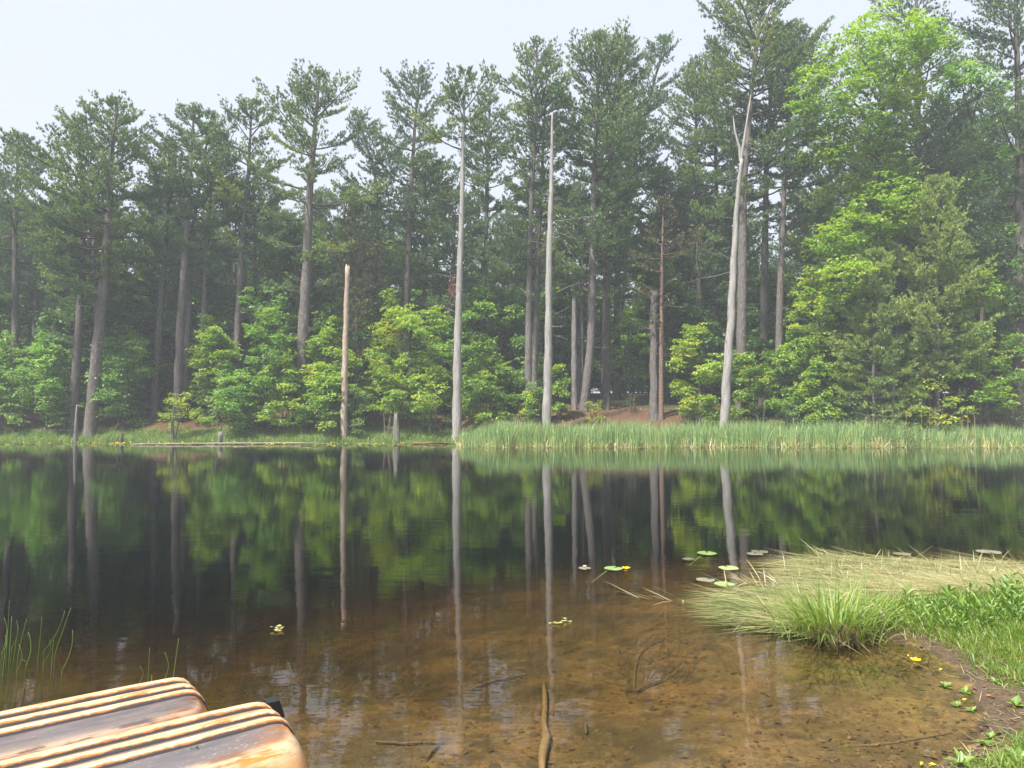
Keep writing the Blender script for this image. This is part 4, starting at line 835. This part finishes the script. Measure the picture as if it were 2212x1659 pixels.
for i, (px, py, w, mt, lb, tl, stk) in enumerate([
    (1527, 1196, 41, 'pad_green', 'bright green round lily pad, the one farthest from the spit with trailing stalk', (.0, .01), True),
    (1487, 1209, 27, 'pad_dull', 'small dull ragged lily pad left of the bright green pair', (0, 0), False),
    (1574, 1229, 42, 'pad_green', 'bright green lily pad with water droplets nearest the pale tree reflection', (0, .01), False),
    (1631, 1197.5, 34, 'pad_dull', 'grey lily pad of the overlapping pair above the bright green pad', (0, 0), False),
    (1641, 1193, 35, 'pad_dull', 'grey lily pad tucked behind the other of the overlapping pair', (0, .0), False),
    (1524, 1255, 39, 'pad_dull', 'brownish notched lily pad left of the grass tip', (0, 0), False),
    (1565, 1263, 44, 'pad_green', 'pale green lily pad touching the tip of the flattened grass', (0, 0), False),
    (1743, 1240, 40, 'pad_green', 'upper green lily pad wedged in the flattened grass', (0, 0), False),
    (1748, 1252, 38, 'pad_dull', 'lower greyish lily pad wedged in the flattened grass', (0, 0), False),
    (1688, 1257, 46, 'pad_dull', 'brown lily pad half under straw beside the grass tip', (0, 0), False),
    (1949, 1198, 35, 'pad_dull', 'lone purplish grey lily pad beyond the straw grass', (0, .0), False),
    (2136, 1194, 47, 'pad_dull', 'large dull lily pad alone at the right beyond the spit', (0, 0), False),
    (1325, 1229, 40, 'pad_green', 'pale lily pad beside the single yellow bloom', (0, 0), True),
    (1263, 1229, 28, 'pad_dull', 'half sunk lily pad carrying a white petal', (0, 0), False)]):
    pad(px, py, w, mt, lb, 600 + i, tl, stk)
def bloom(px, py, r, mat, label, seed, name='water_lily'):
    rng = np.random.default_rng(seed); c = W(px, py, .02); root = empty(name, (c[0], c[1], .012)); tag(root, label, 'flower')
    for k in range(6):
        g = G(); a = k * 1.047; g.leaves([[0, 0, .01]], r, np.array([a]), np.array([.55]), np.array([0.0]), .5, .9); g.build('petal', MAT[mat], root)
    g = G(); g.tube([[0, 0, 0], [0, 0, .02]], [r * .3, r * .25], 6); g.build('centre', MAT['yellow'], root)
bloom(1352, 1232, .075, 'yellow', 'yellow lily bloom floating beside the pale pad', 1)
bloom(1263, 1225, .035, 'white', 'tiny white bloom on the half sunk pad', 2)
bloom(1978, 1431, .055, 'yellow', 'yellow lily bloom washed up at the muddy corner', 3, 'stray_bloom')
for i, (px, py, lb) in enumerate([(596, 1357, 'pale leaf cluster floating above the boats'), (604, 1364, 'smaller pale leaf just below the floating cluster'), (1205, 1350, 'left pale leaf floating across the silvery pole reflection'), (1224, 1345, 'right pale leaf cluster floating beside the pole reflection')]):
    c = W(px, py); g = G(); r3 = np.random.default_rng(i); m = 5
    g.leaves(np.stack([r3.normal(0, .025, m), r3.normal(0, .025, m), .006 + .004 * np.arange(m)], -1), .05, r3.uniform(0, 6.28, m), r3.normal(0, .15, m), r3.normal(0, .15, m), .95, .9)
    tag(g.build('floating_leaf', MAT['lawn'], None, False, (c[0], c[1], .004)), lb, 'leaf')
# rush stems
rs = [((60, 255), (45, 540)), ((25, 365), (20, 560)), ((75, 360), (60, 600)), ((105, 385), (75, 560)), ((170, 375), (115, 600)), ((180, 460), (168, 670)), ((268, 365), (240, 665)), ((412, 325), (280, 580)), ((452, 305), (352, 590)),
      ((315, 510), (280, 650)), ((340, 510), (328, 690)), ((462, 447), (395, 705)), ((955, 560), (945, 770)), ((1050, 590), (1050, 760)), ((1140, 500), (1105, 750)), ((890, 675), (890, 780)), ((45, 450), (15, 735)), ((30, 480), (10, 590)),
      ((118, 420), (85, 640)), ((120, 540), (110, 700)), ((968, 735), (968, 775)), ((137, 635), (165, 680))]
for i, (tp, bs) in enumerate(rs):
    b = W(bs[0] * .3385, 1209.6 + bs[1] * .3385); tpw = WD(tp[0] * .3385, 1209.6 + tp[1] * .3385, b[1] + .05 * ((i % 3) - 1)); d = tpw - b; g = G(); s = np.linspace(0, 1, 6)
    z0 = min(-.2, gz(b[0], b[1])); g.tube(np.concatenate([[[-.02, 0, z0]], s[:, None] * d + np.stack([.03 * np.sin(s * 3.1) * (i % 2), 0 * s, 0 * s], -1)]), [.0028] + list(np.linspace(.0027, .0014, 6)), 5, .45)
    lb, gr = ('thin green rush stem standing in the shallows at the left edge', 'rush stems at the left edge') if bs[0] < 500 else ('thin green rush stem in the water behind the far boat', 'rush stems behind the far boat')
    tag(g.build('rush_stem', MAT['lawn'], None, True, b), lb, 'rush', gr)
# sunken wood
def sunk(pts, r, label, seed, off=.03, name='sunken_branch', mat='sunken'):
    P = []
    for px, py in pts:
        p = W(px, py, -.15)
        for _ in range(4): p = W(px, py, gz(p[0], p[1]) + off)
        P.append(p)
    return log(P, r, label, seed, mat, name, cat='sunken branch', sides=7)
c5 = lambda L: [(691 + .3906 * a, 1209.6 + .3906 * b) for a, b in L]
c3 = lambda L: [(1555 + .2968 * a, 1325 + .2968 * b) for a, b in L]
sunk(c5([(1240, 690), (1246, 800), (1238, 900), (1256, 985), (1232, 1080), (1228, 1180)]), [.020, .025, .026, .032, .027, .026], 'thick tan sunken branch pointing straight away from the near shore', 511, .018, 'sunken_branch', 'sunken_tan')
b_ = sunk(c5([(1738, 728), (1742, 620), (1762, 530), (1830, 470), (1912, 438)]), [.013, .013, .012, .008, .004], 'curved sunken branch under the reflections left of the mud', 512, .006)
sunk(c5([(1745, 725), (1830, 680), (1900, 660)]), [.012, .009, .005], 'thin twig lying across the curved sunken branch', 513, .03)
sunk(c5([(300, 1003), (450, 1012), (690, 1006)]), [.008, .011, .008], 'straight thin stick under water right of the near boat', 514, .02)
sunk(c5([(652, 1020), (610, 1070), (572, 1112)]), [.010, .009, .005], 'short slanting stick below the straight thin stick', 515, .02)
sunk(c5([(830, 720), (960, 670), (1150, 630)]), [.012, .012, .006], 'dark sunken twig beside the waterweed', 516, .02)
sunk(c5([(1470, 905), (1472, 960)]), [.012, .010], 'stubby sunken stick right of the thick sunken branch', 517, .02)
sunk(c3([(940, 965), (1100, 962), (1250, 945), (1480, 905), (1690, 868)]), [.009, .011, .008, .006, .004], 'dark waterlogged branch near the right mud edge', 518, .006)

# waterweed and stones on the bed
n = 5200; pxy = np.stack([RNG.uniform(120, 1500, n), RNG.uniform(1265, 1500, n)], -1); P = np.array([W(a, b, -.3) for a, b in pxy]); k = wob(P[:, 0], P[:, 1], 1.0) + RNG.normal(0, .3, n) > .1; P = P[k]; P[:, 2] = ground_z(P[:, 0], P[:, 1]); P = P[P[:, 2] < -.16]; n = len(P)
g = G(); g.blades(P, np.minimum(RNG.uniform(.15, .4, n), -P[:, 2] * .9), .008, RNG.normal(.6, 1.2, n), RNG.uniform(.9, 1.5, n), RNG.uniform(0, .8, n), RNG.random(n), 3)
n = 500; px = RNG.uniform(1740, 2010, n); P = np.array([W(a, RNG.uniform(1395, 1450), -.03) for a in px]); P[:, 2] = ground_z(P[:, 0], P[:, 1]); k = P[:, 2] < .0; P = P[k]; n = len(P)
g.blades(P, RNG.uniform(.1, .3, n), .007, RNG.normal(3.6, .9, n), RNG.uniform(1.0, 1.5, n), RNG.uniform(0, .3, n), RNG.random(n), 3)
setting(g.build('waterweed', MAT['weed']), 'stuff', 'brownish waterweed on the pond bed')
g = G()
for k in range(650):
    p = W(RNG.uniform(700, 2080), RNG.uniform(1380, 1700), -.2); z = gz(p[0], p[1])
    if z > -.01: continue
    r = RNG.uniform(.01, .035) * (1.6 if RNG.random() < .1 else 1); an = np.arange(6) * 1.047 + RNG.random(); q = r * RNG.uniform(.7, 1.2, 6)
    V = [[p[0] + q[i] * math.cos(an[i]), p[1] + q[i] * math.sin(an[i]) * .8, z - .004] for i in range(6)] + [[p[0] + .6 * q[i] * math.cos(an[i]), p[1] + .5 * q[i] * math.sin(an[i]), z + r * .35] for i in range(6)]
    g.add(V, [[6, 7, 8], [6, 8, 9], [6, 9, 10], [6, 10, 11]], [[i, (i + 1) % 6, 6 + (i + 1) % 6, 6 + i] for i in range(6)], RNG.random())
setting(g.build('pebbles', MAT['stone']), 'stuff', 'flat brown pebbles on the shallow bed')

# ------------------------------------------------------------------ right bank: straw mat, tussock, weeds, lawn
def in_poly(P, poly):
    x, y = P[:, 0], P[:, 1]; ins = np.zeros(len(P), bool); n = len(poly)
    for i in range(n):
        ax, ay = poly[i]; bx, by = poly[(i + 1) % n]; c = ((ay > y) != (by > y)); ins ^= (c & (x < (bx - ax) * (y - ay) / (by - ay + 1e-12) + ax))
    return ins
def px_scatter(n, poly):
    xs = [p[0] for p in poly]; ys = [p[1] for p in poly]; a = np.stack([RNG.uniform(min(xs), max(xs), n * 3), RNG.uniform(min(ys), max(ys), n * 3)], -1); a = a[in_poly(a, poly)][:n]
    return np.array([W(p[0], p[1], .0) for p in a]), a
g = G()
lo, pl = px_scatter(5200, [(1600, 1300), (1640, 1285), (1760, 1270), (1950, 1275), (1950, 1370), (1800, 1384), (1700, 1366), (1620, 1330)])
n = len(lo); lo[:, 2] = np.maximum(ground_z(lo[:, 0], lo[:, 1]), 0) + RNG.uniform(.005, .06, n)
ang = math.pi - .12 + RNG.normal(0, .30, n) + np.where(RNG.random(n) < .15, RNG.normal(0, 1.2, n), 0) - .5 * (pl[:, 1] - 1310) / 80 + .35 * wob(lo[:, 0], lo[:, 1], 2.6)
up_ = RNG.random(n) < .07
g.blades(lo, RNG.uniform(.2, .9, n) * np.where(up_, .32, 1), RNG.uniform(.005, .014, n), ang, np.where(up_, RNG.uniform(.3, 1.3, n), RNG.normal(1.56, .07, n)), RNG.uniform(-.15, .3, n), np.clip(RNG.normal(.45, .27, n) + .2 * wob(lo[:, 0], lo[:, 1], 1.6), 0, 1), 4, .006)
lo, pl = px_scatter(7200, [(1730, 1212), (1830, 1207), (1960, 1212), (2100, 1216), (2230, 1218), (2260, 1325), (2080, 1325), (1900, 1292), (1800, 1262)])
n = len(lo); lo[:, 2] = np.maximum(ground_z(lo[:, 0], lo[:, 1]), 0) + RNG.uniform(.005, .04, n)
up_ = RNG.random(n) < .05
g.blades(lo, RNG.uniform(.3, 1.2, n) * np.where(up_, .25, 1), RNG.uniform(.005, .014, n), math.pi + .12 + RNG.normal(0, .24, n) + np.where(RNG.random(n) < .15, RNG.normal(0, 1.2, n), 0) + .3 * wob(lo[:, 0], lo[:, 1], 2.2), np.where(up_, RNG.uniform(.3, 1.3, n), RNG.normal(1.56, .06, n)), RNG.uniform(-.15, .25, n), np.clip(RNG.normal(.6, .27, n) - .2 * wob(lo[:, 0], lo[:, 1], 1.2), 0, 1), 4, .006)
lo, pl = px_scatter(620, [(1600, 1290), (1750, 1215), (2200, 1216), (2200, 1300), (1700, 1340)]); n = len(lo)
g.blades(lo, RNG.uniform(.1, .35, n), .008, RNG.uniform(0, 6.28, n), RNG.uniform(.2, 1.1, n), RNG.uniform(0, 1.2, n), np.clip(RNG.normal(.25, .2, n), 0, 1), 4)
setting(g.build('grass_mat', MAT['mat']), 'stuff', 'flattened straw and green grass floating off the spit')
# broken straw tufts at the mat edge
for i, (px, py, lb) in enumerate([(1640, 1262, 'bent bleached straw fan at the left edge of the grass mat'), (1800, 1207, 'bleached straw fan at the back of the grass mat'), (1445, 1300, 'tiny straw sprig poking from the open water')]):
    c = W(px, py); r3 = np.random.default_rng(i + 40); m = 46 if i < 2 else 9; sv = RNG; g = G()
    g.blades(np.stack([r3.normal(0, .16, m), r3.normal(0, .06, m), np.full(m, .02)], -1), r3.uniform(.15, .45, m), .011, r3.normal(3.0, .7, m), r3.uniform(.9, 1.5, m), r3.uniform(0, .6, m), r3.uniform(.6, 1, m), 3, -.01)
    tag(g.build('straw_tuft', MAT['mat'], None, False, (c[0], c[1], .0)), lb, 'straw tuft')
# tussock
c = W(1805, 1378, .02); tus = empty('grass_tussock', (c[0], c[1], 0)); tag(tus, 'tall bright green grass tussock at the water edge of the spit', 'grass tussock')
m = 420; g = G(); P = np.stack([RNG.normal(0, .17, m), RNG.normal(.02, .09, m), np.full(m, .02)], -1); oa = np.arctan2(P[:, 1], P[:, 0])
g.blades(P, RNG.uniform(.22, .68, m), RNG.uniform(.006, .016, m), oa + RNG.normal(0, .7, m), np.abs(RNG.normal(.24, .2, m)), RNG.uniform(.1, 1.7, m), np.clip(RNG.normal(.6, .17, m), 0, .95), 5); g.build('blades', MAT['lawn'], tus)
m = 260; g = G(); P = np.stack([RNG.normal(.02, .16, m), RNG.normal(-.06, .05, m), RNG.uniform(.08, .2, m)], -1)
g.blades(P, RNG.uniform(.12, .3, m), .006, RNG.normal(-1.57, .8, m), RNG.uniform(1.6, 2.6, m), RNG.uniform(0, .5, m), RNG.random(m), 3, .0); g.build('dead_thatch', MAT['weed'], tus)
# leafy weeds along the bank
wp, _ = px_scatter(90, [(1870, 1380), (1900, 1360), (2000, 1352), (2120, 1346), (2212, 1342), (2212, 1385), (2080, 1400), (1930, 1388)])
wd0 = []
for k in range(5):
    r3 = np.random.default_rng(70 + k); root = empty('leafy_weed', (0, 0, 0)); g = G(); m = 9; hz = r3.uniform(.22, .42); lf = G()
    g.tube([[0, 0, -.02], [.01, 0, hz * .5], [.02, .01, hz]], [.005, .004, .002], 4, .4); 
    z = np.linspace(.03, hz, m); a = np.arange(m) * 2.4 + r3.random(); lf.leaves(np.stack([.01 + 0 * z, 0 * z, z], -1), r3.uniform(.12, .22, m), a, r3.uniform(.5, 1.1, m), r3.normal(0, .2, m), np.clip(r3.normal(.45, .15, m), 0, .85), .24)
    g.build('stem', MAT['lawn'], root); lf.build('leaves', MAT['lawn'], root); wd0.append([root, False])
for k, p in enumerate(wp):
    if near_dist(np.array([p[0]]), np.array([p[1]]))[0] < .0: continue
    q = wd0[k % 5]; o = q[0] if not q[1] else copy_tree(q[0]); q[1] = True; o.location = (p[0], p[1], gz(p[0], p[1])); o.rotation_euler = (0, 0, RNG.uniform(0, 6.28)); s = RNG.uniform(.38, .62); o.scale = (s, s, s)
    tag(o, 'leafy green weed in the thick growth behind the mud', 'weed', 'leafy weeds behind the muddy corner')
for q in wd0:
    if not q[1]: bpy.data.objects.remove(q[0])
# lawn
n = 150000; x = RNG.uniform(2.2, 8.5, n); y = RNG.uniform(3.6, 9.2, n); nd = near_dist(x, y); e = wob(x, y, 2.0) * .12 + RNG.normal(0, .06, n)
k = (nd > .15 + .3 * np.exp(-((y - 4.75) / .45) ** 2) + e) | ((y > 6.55) & (nd > .03 + e * .4)); k &= (x < .78 * y + .3) & (y < 7.35 + .25 * wob(x, y, 1.1)); x, y, nd = x[k], y[k], nd[k]; n = len(x)
tall = sstep(5.9, 7.2, y); g = G()
g.blades(np.stack([x, y, ground_z(x, y) - .01], -1), RNG.uniform(.06, .15, n) * (1 + .35 * tall) * (1 + .3 * wob(x, y, 1.7)), .0065, RNG.normal(3.6, 1.3, n), np.abs(RNG.normal(.4, .3, n)), RNG.uniform(.2, 1.3, n), np.where(RNG.random(n) < .10, RNG.uniform(.85, 1, n), np.clip(.55 + .22 * wob(x, y, 1.3) + RNG.normal(0, .19, n), 0, 1)), 3)
setting(g.build('lawn_grass', MAT['lawn']), 'stuff', 'bright short grass on the right bank')
# dead stems and needles littering the mud
n = 2600; x = RNG.uniform(2.0, 5.0, n); y = RNG.uniform(3.7, 7.2, n); nd = near_dist(x, y); k = (nd > -.05) & (nd < .6); x, y = x[k], y[k]; n = len(x)
g = G(); g.blades(np.stack([x, y, np.maximum(ground_z(x, y), 0) + .006], -1), RNG.uniform(.04, .16, n), .004, RNG.uniform(0, 6.28, n), RNG.normal(1.48, .08, n), RNG.normal(0, .1, n), np.clip(RNG.normal(.75, .25, n), 0, 1), 3, .004)
setting(g.build('straw_litter', MAT['mat']), 'stuff', 'dry stems and needles scattered on the mud')
n = 520; px = RNG.uniform(1750, 2212, n); py = RNG.uniform(1385, 1659, n); P = np.array([W(a, b, .0) for a, b in zip(px, py)]); nd = near_dist(P[:, 0], P[:, 1]); k = (nd > -.7) & (nd < .7); P = P[k]; n = len(P); P[:, 2] = ground_z(P[:, 0], P[:, 1]) + .006
g = G(); g.leaves(P, RNG.uniform(.015, .055, n), RNG.uniform(0, 6.28, n), RNG.normal(0, .2, n), RNG.normal(0, .35, n), RNG.random(n), .55)
n = 900; P = np.array([W(RNG.uniform(680, 2000), RNG.uniform(1330, 1690), -.15) for _ in range(n)]); k = wob(P[:, 0], P[:, 1], 1.9) + RNG.normal(0, .4, n) > .2; P = P[k]; n = len(P); P[:, 2] = ground_z(P[:, 0], P[:, 1]) + .008; k = P[:, 2] < -.06; P = P[k]; n = len(P)
g.leaves(P, RNG.uniform(.02, .07, n), RNG.uniform(0, 6.28, n), RNG.normal(0, .15, n), RNG.normal(0, .3, n), RNG.uniform(0, .6, n), .5)
setting(g.build('leaf_litter', MAT['leaf_litter']), 'stuff', 'brown dead leaves scattered on the mud and the shallow bed')
# broad-leaved plants at the mud edge
for i, (px, py, s, lb) in enumerate([(2040, 1455, 1.0, 'broad-leaved plant at the waterline above the mud bend'), (2085, 1470, .9, 'small plantain right of the waterline plant'), (2100, 1508, .8, 'low broad-leaved seedling in the mud bend'), (2068, 1495, .7, 'yellowish seedling lying at the water'),
        (2195, 1520, 1.1, 'clover-like plant at the right edge'), (2150, 1470, 1.0, 'broad-leaved plant in the lawn fringe'), (2075, 1640, 1.2, 'large plantain at the bottom of the bank'), (2130, 1600, .9, 'plantain at the lawn corner near the frame bottom'), (2205, 1640, 1.1, 'big plantain at the lower right corner'), (2140, 1580, .7, 'small weed by the lower mud')]):
    p = W(px, py, .08); r3 = np.random.default_rng(80 + i); root = empty('broadleaf_plant', (p[0], p[1], gz(p[0], p[1]))); tag(root, lb, 'plant'); root.scale = (s * .75,) * 3
    m = 9; a = np.arange(m) * 2.4 + r3.random()
    for q in range(m):
        g = G(); g.leaves([[0, 0, .01]], r3.uniform(.04, .11), a[q:q + 1], r3.uniform(.05, .9, 1), r3.normal(0, .3, 1), r3.uniform(.3, .85), r3.uniform(.4, .7)); g.build('leaf', MAT['lawn'], root)
for i, (px, py, a, lb) in enumerate([(2028, 1442, .4, 'yellow fallen petal on the mud near the stray bloom'), (1962, 1413, 1.2, 'yellow leaf scrap at the back of the mud'), (2078, 1506, 0.2, 'yellow leaf scrap on the lower mud'), (2005, 1643, -.4, 'yellow leaf at the bottom waterline'), (1988, 1645, .8, 'tiny yellow scrap at the bottom waterline')]):
    p = W(px, py, .03); g = G(); g.leaves([[0, 0, 0]], .04, np.array([a]), np.array([.1]), np.array([.2]), .5, .45); tag(g.build('fallen_petal', MAT['yellow'], None, False, (p[0], p[1], max(0, gz(p[0], p[1])) + .012)), lb, 'petal')

# ------------------------------------------------------------------ overturned boats
def boat(tip, heading, label, seed, mat, Lb=3.0, H=.42, handle=False):
    tip = (tip[0] - .046 , tip[1] + .060, tip[2]); root = empty('overturned_boat', tip, heading); tag(root, label, 'boat'); root.scale = (1, 1.18, 1)
    prof = np.array([(-.40, 0), (-.385, .12), (-.355, .24), (-.31, .335), (-.28, .372), (-.25, .394), (-.21, .407), (-.17, .412), (-.08, .413), (0, .413), (.08, .413), (.17, .412), (.21, .407), (.25, .394), (.28, .372), (.31, .335), (.355, .24), (.385, .12), (.41, 0)])
    th = np.linspace(0, math.pi / 2, 10); us = list(.17 * (1 - np.cos(th))) + list(np.linspace(.24, Lb, 26)); V = []; m = len(prof)
    def kz(u): return (1 - (1 - min(u / .17, 1)) ** 3.2) ** (1 / 3.2)
    def kv(u): return .86 + .14 * (1 - (1 - min(u / .5, 1)) ** 2)
    def bulge(v): return -.05 * (abs(v) / .41) ** 2.2
    for u in us:
        for v, w in prof: V.append((-u + bulge(v) * (1 if u < .6 else .2), v * kv(u), w * kz(u) * (1 - .0 * u)))
    Q = None; n = len(us); Q = [[i * m + j, i * m + j + 1, (i + 1) * m + j + 1, (i + 1) * m + j] for i in range(n - 1) for j in range(m - 1)]
    g = G(); g.add(V, None, Q); hull = g.build('hull', MAT[mat], root, True)
    for rv in (.155, .055, -.045):
        g = G(); c = np.linspace(-1, 1, 9); pr = [(.033 * math.sin(a_ * math.pi / 2) * 1.0, .027 * max(0, math.cos(a_ * math.pi / 2)) ** .7) for a_ in c]
        V = []; uu = [u for u in us if u >= .002]
        for u in uu:
            fade = 1.0
            for dv, dw in pr: V.append((-u + bulge(rv) * (1 if u < .6 else .2) + .004 * (u < .1), (rv + dv) * kv(u), (.411 * kz(u)) + dw * fade * min(1, kz(u) * 1.05) - .004))
        k = len(pr); g.add(V, None, [[i * k + j, i * k + j + 1, (i + 1) * k + j + 1, (i + 1) * k + j] for i in range(len(uu) - 1) for j in range(k - 1)], np.tile(1 - (c + 1) / 2, len(uu))); g.build('rib', MAT['rib'], hull, True)
    g = G(); P = [(-u + bulge(.41), .42 * kv(u), .012) for u in us[::-1]] + [(-.0 + bulge(v) + .008, v * .86, .012) for v in (.3, .1, -.1, -.3)] + [(-u + bulge(.41), -.41 * kv(u), .012) for u in us]
    g.tube(P, .018, 6); g.build('gunwale', MAT[mat], root, True)
    if handle:
        g = G(); g.box((-.012, .215, .35), (.045, .03, .045), 0); g.V[-1][[5, 7], 0] -= .03; g.build('handle', MAT['black'], root)
    return root
HD = math.atan2(.59, .78)
t1 = W(630, 1543, .56); boat((t1[0] + .05, t1[1] - .03, .15), HD, 'nearest overturned orange boat with bleached ribs and black bow fitting', 1, 'hull_near', handle=True)
t2 = W(440, 1486, .56); boat((t2[0] + .06, t2[1] - .03, .15), HD, 'farther overturned boat with grey scuffed side and brown streaks', 2, 'hull_far')
g = G(); r3 = np.random.default_rng(3); p = W(268, 1598 + 180 * .0 + 25, .56); p = W(424, 1777 * .0 + 1622, .55)
g.leaves(r3.normal(0, .012, (26, 3)) * [1, 1, .5], .016, r3.uniform(0, 6.28, 26), r3.normal(.3, .4, 26), r3.normal(0, .5, 26), r3.random(26)); tag(g.build('moss_tuft', MAT['olive'], None, False, (p[0], p[1], .555)), 'little moss tuft growing between the ribs of the near boat', 'moss')

print('TRIS', sum(sum(len(p.vertices) - 2 for p in m.polygons) for m in bpy.data.meshes if m.users) if False else sum(len(m.loops) - 2 * len(m.polygons) for m in bpy.data.meshes))
